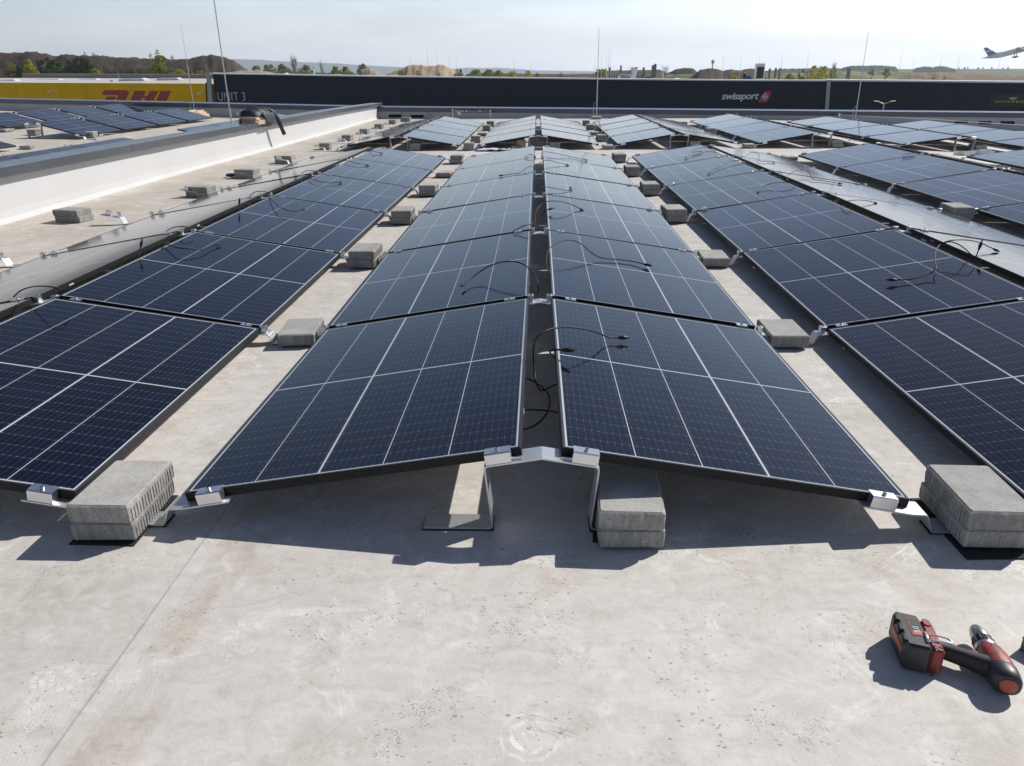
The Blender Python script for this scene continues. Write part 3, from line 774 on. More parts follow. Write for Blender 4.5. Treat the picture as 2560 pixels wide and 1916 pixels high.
def stone(x, y, z, rot, label, group):
    k = rnd.randrange(3); M = Matrix.Translation((x, y, z)) @ Matrix.Rotation(rot+(math.pi if rnd.random() < .5 else 0), 4, 'Z')
    if not SUSED[k]: SUSED[k] = True; o = STONES[k]
    else: o = STONES[k].copy(); COL.objects.link(o)
    o.matrix_world = M; o['label'] = label; o['group'] = group; return o
def stack(x, y, n, rot, where, base=.0125, off=(0, 0), zr=None):
    z0 = roofz(x) if zr is None else zr
    for k in range(n):
        nm = ('upper' if k == n-1 else 'lower') if n > 1 else 'single'
        stone(x+rnd.uniform(-.009, .009)+off[0]*k, y+rnd.uniform(-.009, .009)+off[1]*k, z0+base+k*.0626, rot+R(rnd.uniform(-2.5, 2.5)), f'{nm} concrete block {where}', 'grey concrete ballast blocks on the roof')
xv = lambda a: (a+.5)*PITCH_X
def vall(a, front, specs):
    nm = 'front' if front else 'rear'
    for j, n, dx, dy in specs:
        stack(xv(a)+dx, yj(front, j)+.04+dy, n, R(rnd.uniform(-3, 3)), f'at {ORD[j]} low bracket between {ROWN[a]} and {ROWN[a+1]} {nm} rows')
vall(-1, True, [(0, 2, -.035, -.020), (1, 1, .02, .02), (2, 2, .01, 0), (3, 2, 0, .0), (4, 2, .01, .02), (5, 1, 0, 0), (6, 2, .0, -.03)])
vall(0, True, [(0, 2, .037, -.014), (1, 1, -.02, .0), (2, 1, -.02, .0), (3, 2, -.02, .02), (4, 2, -.02, .0), (5, 2, -.02, 0), (6, 2, -.03, .0)])
vall(1, True, [(3, 2, .03, .05), (6, 1, .05, 0)])
vall(-1, False, [(0, 2, .0, .03), (1, 2, .0, 0), (2, 1, .0, 0), (3, 2, 0, 0), (4, 2, 0, 0)])
vall(0, False, [(0, 1, .0, .02), (1, 2, .0, 0), (2, 1, .0, 0), (3, 2, 0, 0), (4, 2, 0, 0)])
vall(1, False, [(0, 1, .0, .04), (2, 2, 0, 0), (4, 1, 0, 0)])
vall(2, False, [(0, 1, 0, .03), (3, 1, 0, 0)])
for a, front, n, dx, dy in ((0, True, 2, .266, .010), (-1, False, 2, .30, .1), (0, False, 2, .30, .1), (1, False, 2, .29, .1), (2, False, 2, .29, .08), (3, False, 2, .3, .1)):
    nm = 'front' if front else 'rear'
    stack(a*PITCH_X+dx, (0 if front else YB)+dy, n, 0, f'beside right leg of nearest ridge bracket of {ROWN[a]} {nm} row', base=.0125, off=(.012, -.008) if front else (0, 0))
for (x, y, w, l, rt, lab) in ((-1.362, .012, .208, .300, -1, 'thin black rubber mat under the front left concrete block stack'), (1.362, .010, .225, .345, 2, 'black rubber mat sticking out under the front right concrete block stack'), (.275, .045, .21, .30, -5, 'black rubber mat under the block stack beside the near middle bracket')):
    m_ = MB(); m_.box(-w/2, w/2, -l/2, l/2, .0008, (.0045), Matrix.Rotation(R(rt), 4, 'Z')); o_ = m_.build('rubber_mat', M_RUB); o_.location = (x, y, 0); tag(o_, lab, 'rubber mat')
stack(-.42, YB+.05, 1, R(8), 'beside left leg of the near ridge bracket of middle rear row')
# stacks on the parapet side of the left rows (third one has a black strap ring beside it)
for i, (x, y, rot, n) in enumerate(((-4.72, 5.52, R(78), 2), (-4.09, 7.16, R(80), 2), (-4.16, 8.93, R(80), 2), (-4.22, 10.86, R(84), 2), (-4.20, 13.36, R(4), 2), (-4.24, 15.44, 0, 2), (-4.30, 17.5, 0, 2), (-4.31, 19.4, 0, 2), (-4.30, 21.4, 0, 2), (-4.1, 22.6, R(85), 2))):
    stack(x, y, n, rot, f'in {(ORD+["tenth"])[i]} stack from camera standing beside the white parapet', base=.001)

# ------------------------------------------------------------------ cables with plugs
def plug(mb, p, d, M=None, k=1.0):
    d = d.normalized(); q = [(0, .0035), (.004, .0065), (.016, .0075), (.018, .0092), (.036, .0092), (.038, .0080), (.046, .0080), (.047, .0045), (.060, .0042), (.061, .003)]
    mb.tube([p+d*a*k for a, r in q], [r*k for a, r in q], 10)
def on_slope(a, s, u, v, h):
    M = PMAT[(a, s, 5, True)] if (a, s, 5, True) in PMAT else PMAT[(a, s, 0, True)]
    # nominal plane of the slope
    n = Vector((s*math.sin(TL), 0, math.cos(TL))); p = Vector((a*PITCH_X+s*GX, 0, HR+(rz(a, 0, False)))) + n*h
    return onplane(u, v, p, n)
CN = {}
def cable(a, s, k, pts, plugs='e', r=.0036, note=None, z=None):
    P = [on_slope(a, s, *q) if z is None else onz(q[0], q[1], q[2]) for q in pts]
    mb = MB(); C = catmull(P, 8); mb.tube(C, r, 7)
    o = empty('cable', P[0]); side = 'left' if s < 0 else 'right'
    key = (a, s, k); CN[key] = CN.get(key, 0)+1
    lab = note or (f'black cable with plug lying over {ORD[k]} panel from camera, {side} slope, {ROWN[a]} front row' if plugs else f'black cable loop at ridge beside {ORD[k]} panel from camera, {side} slope, {ROWN[a]} front row')
    tag(o, lab, 'cable', 'loose black panel cables')
    T = Matrix.Translation(-P[0])
    mb.v = [tuple(T @ Vector(v)) for v in mb.v]
    c = mb.build('cable_sheath', M_CABLE, o, smooth=True)
    if 'e' in plugs:
        m2 = MB(); plug(m2, P[-1]-P[0], C[-1]-C[-3]); q = m2.build('plug', M_PLUG, o); smooth_by_angle(q, 40)
    if 's' in plugs:
        m2 = MB(); plug(m2, Vector((0, 0, 0)), C[0]-C[2]); q = m2.build('plug', M_PLUG, o); smooth_by_angle(q, 40)
    return o
A1 = lambda x, y, h=.006: (1250+x/5.52, 700+y/5.52, h)
A2 = lambda x, y, h=.006: (760+x/2.3532, 300+y/2.3532, h)
A3 = lambda x, y, h=.006: (1620+x/2.3532, 300+y/2.3532, h)
A4 = lambda x, y, h=.006: (x/2.572, 300+y/2.572, h)
A5 = lambda x, y, h=.006: (900+x/2.208, 700+y/2.208, h)
# middle row, right slope
cable(0, 1, 0, [A1(490, 1400, -.10), A1(465, 1150, -.05), A1(462, 960, .02), A1(500, 810, .06), A1(610, 715, .085), A1(760, 668, .09), A1(950, 655, .09), A1(1150, 680, .075), A1(1330, 725, .05), A1(1450, 775, .02), A1(1540, 797, .010), A1(1630, 798, .010)])
cable(0, 1, 0, [A1(780, 1090, -.03), A1(735, 1045, -.01), A1(690, 1000, .0), A1(725, 968, .014), A1(790, 964, .022), A1(840, 966, .026)], note='short black cable with plug poking out of the ridge gap over nearest panel')
cable(0, 1, 1, [A2(1445, 905, -.02), A2(1425, 840, 0), A2(1440, 765, .05), A2(1500, 718, .085), A2(1570, 707, .09), A2(1630, 730, .07), A2(1690, 780, .03), A2(1750, 812, .008), A2(1850, 822, .006), A2(1930, 833, .006), A2(1998, 848, .010)])
cable(0, 1, 2, [A2(1368, 650, -.10), A2(1358, 590, -.05), A2(1370, 530, .0), A2(1410, 488, .05), A2(1470, 477, .07), A2(1540, 488, .06), A2(1590, 505, .03), A2(1622, 522, .010)])
cable(0, 1, 2, [A2(1415, 548, -.01), A2(1416, 534, .01), A2(1436, 528, .02)], note='short black cable with plug at the ridge over third panel, right slope, middle row')
cable(0, 1, 3, [A2(1400, 440, -.03), A2(1378, 415, 0), A2(1390, 397, .03), A2(1430, 395, .03), A2(1500, 408, .02), A2(1550, 416, .006), A2(1577, 412, .006), A2(1570, 400, .008)])
cable(0, 1, 4, [A2(1365, 310, -.08), A2(1375, 270, -.04), A2(1410, 242, .04), A2(1450, 240, .04), A2(1500, 253, .02), A2(1540, 262, .008)])
cable(0, 1, 5, [A2(1405, 215, -.02), A2(1395, 198, .02), A2(1420, 188, .04), A2(1480, 197, .03), A2(1560, 215, .008), A2(1650, 234, .008)])
# middle row, left slope
cable(0, -1, 1, [A2(1330, 985, -.10), A2(1375, 1022, -.08), A2(1378, 975, -.02), A2(1350, 905, .03), A2(1290, 850, .075), A2(1210, 833, .085), A2(1120, 848, .07), A2(1040, 890, .035), A2(975, 940, .012), A2(945, 962, .010)])
cable(0, -1, 2, [A2(1350, 640, -.05), A2(1345, 618, 0), A2(1310, 618, .04), A2(1260, 640, .02), A2(1228, 660, .004)], '')
cable(0, -1, 4, [A2(1355, 310, -.04), A2(1350, 280, 0), A2(1320, 277, .03), A2(1270, 310, .008), A2(1215, 320, .006), A2(1172, 326, .009)])
cable(0, -1, 5, [A2(1358, 240, -.04), A2(1355, 212, .01), A2(1325, 206, .03), A2(1295, 222, .006)], '')
# loose ends inside the ridge gap
cable(0, 1, 0, [A5(905, 538, .10), A5(960, 562, .08), A5(1010, 598, .07), A5(1040, 635, .06), A5(1046, 690, .05), A5(1025, 745, .05), A5(980, 793, .05), A5(940, 815, .06), A5(900, 828, .08)], '', note='black cable curling through the middle ridge gap between the two nearest panels', z=1)
cable(0, 1, 0, [A5(900, 718, .09), A5(960, 718, .04), A5(1030, 722, .03), A5(1092, 733, .09)], '', note='straight black cable crossing low under the middle ridge near the camera', z=1)
cable(0, 1, 0, [A5(958, 470, .12), A5(965, 540, .06), A5(985, 595, .03), A5(1010, 610, .03), A5(1080, 578, .09)], '', note='black cable hooked under the right panel edge in the middle ridge gap', z=1)
# left row, right slope
cable(-1, 1, 1, [A4(1040, 830, -.01), A4(1065, 802, .006), A4(1150, 824, .03), A4(1280, 834, .02), A4(1345, 822, .008), A4(1390, 805, .008)])
cable(-1, 1, 2, [A4(1728, 478, -.01), A4(1745, 510, .02), A4(1790, 555, .04), A4(1850, 582, .035), A4(1910, 588, .012), A4(1945, 575, .008)])
cable(-1, 1, 3, [A4(1975, 372, 0), A4(2020, 388, .02), A4(2100, 404, .02), A4(2180, 402, .008)])
cable(-1, 1, 4, [A2(238, 258, 0), A2(265, 244, .02), A2(310, 256, .02), A2(362, 264, .008)])
cable(-1, 1, 5, [A2(385, 180, 0), A2(410, 186, .02), A2(445, 194, .008)])
cable(-1, 1, 1, [A4(893, 880, .0), A4(897, 850, .02), A4(903, 822, .045)], note='black plug standing upright in left ridge gap by second panel from camera')
cable(-1, 1, 2, [A4(1536, 583, .0), A4(1537, 560, .02), A4(1538, 545, .04)], note='black plug standing upright in left ridge gap by third panel from camera')
for k, pp in ((1, [A4(85, 1140, .004), A4(140, 1095, .03), A4(220, 1072, .05), A4(310, 1072, .05), A4(380, 1085, .03), A4(425, 1098, .004)]), (2, [A4(1068, 717, .004), A4(1110, 694, .03), A4(1170, 686, .04), A4(1240, 697, .01)]), (3, [A4(1608, 488, .004), A4(1640, 464, .03), A4(1690, 460, .03), A4(1725, 468, .004)]), (4, [A4(1938, 347, .004), A4(1970, 328, .02), A4(2015, 328, .02), A4(2040, 338, .004)])):
    cable(-1, -1, k, pp, '')
# right row
cable(1, -1, 1, [A3(1960, 860, -.03), A3(1930, 835, 0), A3(1895, 785, .05), A3(1830, 735, .08), A3(1770, 718, .085), A3(1712, 740, .075), A3(1688, 790, .06), A3(1690, 840, .045), A3(1693, 878, .03), A3(1650, 908, .012), A3(1580, 930, .008), A3(1520, 940, .006), A3(1468, 941, .010)])
cable(1, 1, 1, [A3(1690, 745, .0), A3(1760, 715, .05), A3(1830, 706, .07), A3(1900, 710, .06), A3(1960, 726, .035), A3(2028, 757, .010)])
cable(1, -1, 1, [A3(1925, 830, -.03), A3(1932, 800, .0), A3(1945, 765, .035)], note='black plug standing upright in right ridge gap near second panel from camera')
cable(1, 1, 2, [A3(1135, 502, -.02), A3(1165, 482, .02), A3(1220, 472, .04), A3(1290, 476, .025), A3(1332, 486, .010)])
cable(1, -1, 3, [A3(880, 385, -.02), A3(850, 374, .02), A3(790, 366, .04), A3(720, 376, .03), A3(672, 402, .012), A3(652, 416, .008)])
cable(1, 1, 3, [A3(818, 362, -.02), A3(825, 330, .02), A3(860, 303, .05), A3(910, 294, .055), A3(950, 310, .04), A3(968, 348, .012), A3(1030, 358, .008), A3(1115, 372, .008)])
cable(1, -1, 4, [A3(590, 262, -.01), A3(560, 240, .01), A3(500, 242, .02), A3(430, 275, .012), A3(362, 312, .008)])
cable(1, 1, 4, [A3(568, 242, -.02), A3(578, 212, .02), A3(615, 192, .045), A3(655, 204, .04), A3(655, 240, .01), A3(735, 248, .008)])
cable(1, -1, 5, [A3(400, 190, -.01), A3(350, 160, .02), A3(270, 175, .03), A3(262, 190, .02), A3(320, 186, .01), A3(228, 220, .008)])
cable(2, -1, 5, [A3(1500, 228, .0), A3(1510, 205, .02), A3(1570, 196, .02), A3(1560, 215, .01), A3(1500, 224, .01)], '')

# ------------------------------------------------------------------ cordless drill lying on its side
M_TRED = simple('tool_red_plastic', (.26, .030, .027), .45, 0, .3, 45, .1, 200)
M_TBLK = simple('tool_black_rubber', (.020, .020, .021), .62, 0, .3, 60, .08, 400)
M_TGRY = simple('tool_dark_shell', (.030, .031, .033), .45, 0, .2, 40)
M_TORG = simple('tool_orange_cap', (.40, .085, .04), .5, 0, .1, 40)
M_CHUCK = mat_alu('worn_chuck_steel', (.42, .41, .40), .30)
def drill():
    # local frame: x from the head axis towards the battery, y along the head towards the chuck, z up
    hx = Vector((1.073, -.640, 0)); bx = Vector((.905, -.578, 0))
    X = (bx-hx); X.z = 0; X.normalize()
    Yd = (Vector((1.093, -.523, 0))-Vector((1.066, -.693, 0))).normalized()
    Zd = Vector((0, 0, 1)); Y = Zd.cross(X) * -1
    if Y.dot(Yd) < 0: Y = -Y
    root = empty('cordless_drill', Vector((hx.x, hx.y, .0015)), 'red and black cordless drill lying on its side on the grey roof', 'drill')
    def P(x, y, z):
        if x > .012: x = .012+(x-.012)*1.17
        q = X*x+Yd*y; return Vector((q.x, q.y, z))
    def sec(c, ax, ay, n=16, e=2.6):     # superellipse section in plane spanned by ax, ay
        out = []
        for k in range(n):
            t = 2*math.pi*k/n; cc, ss = math.cos(t), math.sin(t)
            out.append(c+ax*math.copysign(abs(cc)**(2/e), cc)+ay*math.copysign(abs(ss)**(2/e), ss))
        return out
    zc = .036
    # head: motor body along y
    mb = MB(); rings = []
    for y, rx, rz_ in ((-.056, .022, .022), (-.050, .028, .028), (-.030, .031, .0325), (-.005, .031, .033), (.02, .029, .0315), (.042, .026, .028), (.052, .023, .025)):
        rings.append(sec(P(.0, y, zc), X*rx, Zd*rz_))
    mb.loft(rings); b = mb.build('motor_body', M_TRED, root); smooth_by_angle(b, 40)
    mb = MB(); mb.loft([sec(P(.0, y, zc), X*rx, Zd*rr) for y, rx, rr in ((-.066, .024, .024), (-.062, .029, .029), (-.046, .0318, .033), (-.028, .0318, .0345), (-.020, .0305, .033))])
    e = mb.build('rear_housing', M_TGRY, root); smooth_by_angle(e, 40)
    mb = MB(); mb.loft([sec(P(.0, -.0662, zc), X*.0185, Zd*.0185, 20, 2), sec(P(0, -.0685, zc), X*.0185, Zd*.0185, 20, 2), sec(P(0, -.0695, zc), X*.0155, Zd*.0155, 20, 2)])
    c = mb.build('end_cap', M_TORG, e); smooth_by_angle(c, 40)
    mb = MB(); rings = [sec(P(-.0, y, zc), X*.006, Zd*h, 10) for y, h in ((-.01, .004), (0, .012), (.03, .012), (.04, .004))]
    mb = MB()
    for k in range(6): mb.box(-.0012, .0012, -.009, .009, -.001, .0012, Matrix.Translation(P(.004, -.002+.007*k, zc+.0318-.0006*k)) @ Matrix.Rotation(math.atan2(X.y, X.x), 4, 'Z'))
    mb.build('vent_ribs', M_TGRY, b)
    # gear ring, torque collar, chuck
    prof = [('gear_ring', M_GALV, ((.050, .0245), (.054, .0255), (.060, .0255), (.062, .024)), 20), ('collar', M_TGRY, ((.061, .0235), (.063, .0245), (.085, .0235), (.088, .0215)), 16), ('chuck', M_CHUCK, ((.087, .0205), (.092, .0215), (.108, .0205), (.122, .0165), (.131, .0125), (.132, .007), (.126, .005)), 20)]
    par_ = None
    for nm, m, pr, n in prof:
        mb = MB(); mb.loft([sec(P(.002, y, zc-.001), X*r, Zd*r, n, 2) for y, r in pr]); o = mb.build(nm, m, root); smooth_by_angle(o, 30)
        if nm == 'collar':
            g = MB()
            for k in range(12):
                t = 2*math.pi*k/12; pc = lambda y, rr: P(.002, y, zc-.001)+X*(math.cos(t)*rr)+Zd*(math.sin(t)*rr)
                g.tube([pc(.064, .0243), pc(.084, .0236)], .0016, 5)
            g.build('grip_ribs', M_TBLK, o)
    # handle
    mb = MB(); pts = [(.014, -.014, .024, .028), (.035, -.008, .0215, .025), (.06, .001, .0195, .0225), (.085, .009, .0195, .0215), (.105, .014, .018, .021), (.118, .016, .022, .025)]
    rings = [sec(P(x, y, zc-.001), Yd*ry, Zd*rz_, 16, 2.4) for x, y, ry, rz_ in pts]
    mb.loft(rings); h = mb.build('handle', M_TBLK, root); smooth_by_angle(h, 50)
    mb = MB(); mb.loft([sec(P(x, y, zc), Yd*ry, Zd*rz_, 10, 2.6) for x, y, ry, rz_ in ((.024, .018, .006, .008), (.034, .021, .010, .010), (.046, .020, .009, .009), (.056, .018, .004, .006))])
    t = mb.build('trigger', M_TRED, root); smooth_by_angle(t, 50)
    # foot collar and battery
    def slab(x0, x1, y0, y1, z0, z1, c, name, m, parent):
        mb = MB(); r = []
        for x, ins in ((x0, c), (x0+c, 0), (x1-c, 0), (x1, c)):
            pl = [(y0+ins+c, z0+ins), (y1-ins-c, z0+ins), (y1-ins, z0+ins+c), (y1-ins, z1-ins-c), (y1-ins-c, z1-ins), (y0+ins+c, z1-ins), (y0+ins, z1-ins-c), (y0+ins, z0+ins+c)]
            r.append([P(x, y, z) for y, z in pl])
        mb.loft(r); return mb.build(name, m, parent)
    slab(.110, .133, -.046, .064, .004, .073, .004, 'foot_collar', M_TRED, root)
    bt = slab(.1335, .183, -.052, .074, .0, .0775, .006, 'battery', M_TGRY, root)
    mb = MB()
    for k in range(3): mb.cbox(-.006, .006, -.013, .013, 0, .0035, .0012, Matrix.Translation(P(.1795, -.026+.037*k, .0765)) @ Matrix.Rotation(math.atan2(X.y, X.x), 4, 'Z'))
    for k in range(3): mb.box(-.0015, .0035, -.013, .013, 0, .012, Matrix.Translation(P(.1825, -.026+.037*k, .062)) @ Matrix.Rotation(math.atan2(X.y, X.x), 4, 'Z'))
    mb.build('battery_ribs', M_TBLK, bt)
    RZ = Matrix.Rotation(math.atan2(Yd.y, Yd.x), 4, 'Z')
    mb = MB(); mb.box(-.03, .03, -.013, .013, 0, .0006, Matrix.Translation(P(.1515, .020, .0776)) @ RZ); mb.build('rating_label', M_SIGNB, bt)
    mb = MB(); q = Matrix.Translation(P(.1515, .020, .0783)) @ RZ
    for a in ((-.031, -.0295, -.014, .014), (.0295, .031, -.014, .014), (-.0295, .0295, -.014, -.0125), (-.0295, .0295, .0125, .014)): mb.box(a[0], a[1], a[2], a[3], 0, .0005, q)
    mb.box(-.028, -.012, -.010, .010, .0, .0004, q); mb.build('label_border', M_TORG, bt)
    text_mesh('5.0', .019, 'capacity_lettering', simple('pale_cyan_print', (.45, .70, .75), .5), bt, Matrix.Translation(P(.146, .012, .0785)) @ RZ)
    text_mesh('MEH', .016, 'marker_lettering', M_TBLK, root, Matrix.Translation(P(.1245, -.0465, .012)) @ Matrix(((Zd.x, X.x, -Yd.x, 0), (Zd.y, X.y, -Yd.y, 0), (Zd.z, X.z, -Yd.z, 0), (0, 0, 0, 1))) @ Matrix.Translation((0, -.006, 0)))
    mb = MB(); mb.box(-.028, .034, -.004, .004, 0, .0005, Matrix.Translation(P(.1832, 0, .046)) @ Matrix(((0, 0, X.x, 0), (Yd.x, 0, X.y, 0), (0, 1, 0, 0), (0, 0, 0, 1)))) if False else None
    m2 = MB(); m2.add([P(.1834, -.035, .030), P(.1834, .055, .030), P(.1834, .055, .050), P(.1834, -.035, .050), P(.1842, -.035, .030), P(.1842, .055, .030), P(.1842, .055, .050), P(.1842, -.035, .050)], [(4, 5, 6, 7), (0, 1, 5, 4), (1, 2, 6, 5), (2, 3, 7, 6), (3, 0, 4, 7), (3, 2, 1, 0)])
    m2.build('battery_plate', M_TORG, bt)
    # belt hook of bent steel sheet standing up from the foot
    mb = MB(); pts = [P(.138, -.026, .078), P(.128, -.024, .083), P(.105, -.021, .084), P(.094, -.018, .083), P(.098, -.006, .084), P(.120, -.004, .084), P(.138, -.006, .080)]
    mb.tube(catmull(pts, 5), .0024, 6); mb.tube([P(.139, -.030, .080), P(.137, .004, .080)], .004, 8)
    k = mb.build('belt_hook', M_ALU2, root, smooth=True)
    mb = MB(); bolt(mb, P(.125, -.040, .072), (0, 0, 1), None, .005, .004); mb.build('hook_screw', M_STEEL, root)
    mb = MB(); mb.loft([sec(P(.122, .054, z), X*.009, Yd*.012, 8, 3) for z in (.070, .076)]); mb.build('latch_button', M_TRED, root)
    # shift children so they sit relative to the root
    return root
def text_mesh(txt, size, name, mat, parent, M, shear=0, bold=0, sx=1.0, ext=.0004, spacing=1.0, align='CENTER'):
    cu = bpy.data.curves.new(name, 'FONT'); cu.body = txt; cu.size = size; cu.extrude = ext; cu.shear = shear; cu.offset = bold
    cu.space_character = spacing; cu.align_x = align; cu.resolution_u = 6
    ob = bpy.data.objects.new(name, cu); COL.objects.link(ob)
    dg = bpy.context.evaluated_depsgraph_get(); dg.update()
    me = bpy.data.meshes.new_from_object(ob.evaluated_get(dg)); me.name = name
    bpy.data.objects.remove(ob); bpy.data.curves.remove(cu)
    me.materials.clear(); me.materials.append(mat)
    if sx != 1:
        for v in me.vertices: v.co.x *= sx
    o = bpy.data.objects.new(name, me); COL.objects.link(o); o.matrix_basis = M
    if parent is not None: o.parent = parent
    return o
drill()

# loose bits near the camera
mb = MB(); T = Matrix.Translation((1.226, -.567, .0)) @ Matrix.Rotation(R(-55), 4, 'Z')
for k in range(9): mb.box(-.04, .04, -.012+.0035*k-.004, -.012+.0035*k-.0015, .0, .034, T)
mb.cbox(-.042, .042, -.018, .024, .034, .040, .002, T); mb.cbox(-.042, .042, -.018, .024, 0, .003, .001, T)
tag(mb.build('heat_sink', simple('dull_grey_metal', (.16, .165, .17), .5, .4)), 'ribbed grey metal piece lying right of the drill at the photo edge', 'metal part')
# spare aluminium brackets dropped on the roof at the right
def loose_bracket(M, label):
    mb = MB(); strip(mb, [(-.20, .0), (-.07, .0), (-.04, .065), (.18, .065)], .005, -.04, .04, .012, M)
    o = mb.build('loose_bracket', M_ALU); smooth_by_angle(o, 30); tag(o, label, 'bracket', 'spare brackets lying on the roof'); return o
lz0 = roofz(7.6)
loose_bracket(Matrix.Translation((7.52, 12.08, lz0+.004)) @ Matrix.Rotation(R(12), 4, 'Z') @ Matrix.Rotation(R(90), 4, 'X') @ Matrix.Translation((0, .0, -.04)) @ Matrix.Translation((0, .04, .04)), 'spare aluminium bracket lying on its edge before outer right rear row')
loose_bracket(Matrix.Translation((7.86, 12.10, lz0+.004)) @ Matrix.Rotation(R(-20), 4, 'Z') @ Matrix.Rotation(R(90), 4, 'X') @ Matrix.Translation((0, .04, 0)), 'spare aluminium bracket on edge at right end of the small bracket pile')
loose_bracket(Matrix.Translation((7.95, 12.32, lz0+.004)) @ Matrix.Rotation(R(5), 4, 'Z'), 'spare aluminium bracket lying flat behind the other two spare brackets')
# bracket offcut and strap ring near the parapet
mb = MB(); mb.tube([(-4.42+.07*math.cos(t/10*6.283)*.9, 9.0+.07*math.sin(t/10*6.283), .035) for t in range(11)], [.02]*11, 6)
o = mb.build('strap_roll', M_RUB); tag(o, 'small black roll of strap beside third block stack near parapet', 'strap')
# white packing film
rr = random.Random(3); mb = MB(); nx, ny = 14, 9; vs = []
for j in range(ny):
    for i in range(nx): vs.append((-1.15+.062*i+rr.uniform(-.02, .02), 12.62+.05*j+rr.uniform(-.01, .01)+.02*math.sin(i), .012+abs(math.sin(i*1.1+j*.7))*.05*rr.uniform(.3, 1)))
mb.add(vs, [(j*nx+i, j*nx+i+1, (j+1)*nx+i+1, (j+1)*nx+i) for j in range(ny-1) for i in range(nx-1)])
o = mb.build('packing_film', M_FILM, smooth=True); m = o.modifiers.new('t', 'SOLIDIFY'); m.thickness = .002
tag(o, 'crumpled white plastic film on the roof behind the middle front row', 'plastic film')
mb = MB(); mb.box(-.09, .09, -.1, .1, 0, .15, Matrix.Translation((-.34, YB+.35, .002)) @ Matrix.Rotation(R(6), 4, 'Z'))
o = mb.build('cardboard_box', M_CARDI); tag(o, 'small pale cardboard box under the middle rear row ridge', 'box')

# ------------------------------------------------------------------ lightning rods
def rod(base, top, r, label, foot=True):
    base = Vector(base); o = empty('lightning_rod', base, label, 'lightning rod', 'tall lightning rods on the roofs')
    H = top-base.z; mb = MB(); mb.tube([(0, 0, .02), (0, 0, H*.55)], r, 8); mb.tube([(0, 0, H*.55), (0, 0, H)], [r*.62, r*.42], 8); mb.tube([(0, 0, H*.53), (0, 0, H*.56)], r*1.35, 8)
    mb.build('pole', M_GALV, o, smooth=False)
    if foot:
        f = MB(); f.cbox(-.16, .16, -.16, .16, 0, .09, .015); f.build('concrete_foot', M_STONE, o)
        w = MB(); w.tube(catmull([(-.02, 0, .5), (-.08, -.02, .48), (-.10, -.03, .35), (-.10, -.02, .02)], 6), .005, 6); w.build('earth_wire', M_GALV, o)
    return o
rod((-5.50, 12.06, .53), 4.6, .011, 'tall lightning rod rising from the white parapet coping', False)
b2 = Vector((-11.6, endy(-11.6)-.5, roofz(-11.6))); rod(b2, ony(446, 58, b2.y).z, .012, 'slim lightning rod behind the cardboard pile at left')
rod((1.83, 23.1, 0), ony(1485, 70, 23.1).z, .016, 'lightning rod on square concrete foot at the middle of the far wall')
b4 = onplane(2140, 283, E0-endn*.0+Vector((0, -.45, 0)), endn); b4.z = roofz(b4.x); rod(b4, ony(2170, 79, b4.y).z, .014, 'lightning rod standing before the far wall at the right')

# fall-arrest line fittings lying along the far wall
def lifeline(x0, x1, y, z, label):
    o = empty('lifeline', Vector((x0, y, 0)), label, 'safety line', 'safety lines in front of the far wall'); L = x1-x0
    mb = MB(); mb.tube(catmull([(0, 0, z), (L*.3, 0, z-.03), (L*.7, 0, z-.035), (L, 0, z-.02)], 8), .006, 6); mb.build('steel_cable', M_GALV, o)
    mb = MB(); mb.tube([(0, 0, 0), (0, 0, z+.05)], .02, 8); mb.build('post', M_GALV, o)
    mb = MB(); mb.tube([(0, 0, 0), (0, 0, z)], .016, 8, Matrix.Translation((L, 0, 0))); mb.build('post', M_GALV, o)
    mb = MB()
    for t in (.10, .18, .26, .36, .72): mb.cbox(-.03, .03, -.02, .02, -.02, .025, .006, Matrix.Translation((L*t, 0, z-.02)))
    mb.cbox(-.05, .05, -.03, .03, -.14, -.03, .01, Matrix.Translation((L*.17, 0, z)))
    mb.build('tensioner', M_STEEL, o); return o
pA = onplane(1132, 295, E0+Vector((0, -.5, 0)), endn); pB = onplane(1226, 295, E0+Vector((0, -.5, 0)), endn)
lifeline(pA.x, pB.x, pA.y, .27, 'silver safety line with posts at far wall behind left rear row')
pA = onplane(577, 280, E0+Vector((0, -.6, 0)), endn); pB = onplane(672, 280, E0+Vector((0, -.6, 0)), endn)
lifeline(pA.x, pB.x, pA.y, .30, 'silver safety line at far wall beyond the white parapet')
pA = onplane(2098, 288, E0+Vector((0, -.4, 0)), endn)
o = empty('lifeline', pA, 'long safety line sagging along the far wall at the right', 'safety line', 'safety lines in front of the far wall')
mb = MB(); mb.tube(catmull([Vector((0, 0, 0)), onplane(2300, 297, E0+Vector((0, -.4, 0)), endn)-pA, onplane(2420, 305, E0+Vector((0, -.4, 0)), endn)-pA, onplane(2600, 316, E0+Vector((0, -.4, 0)), endn)-pA], 8), .008, 6); mb.build('steel_cable', M_GALV, o)
mb = MB(); mb.tube([(0, 0, -.22), (0, 0, .05)], .03, 8); mb.build('post', M_GALV, o)

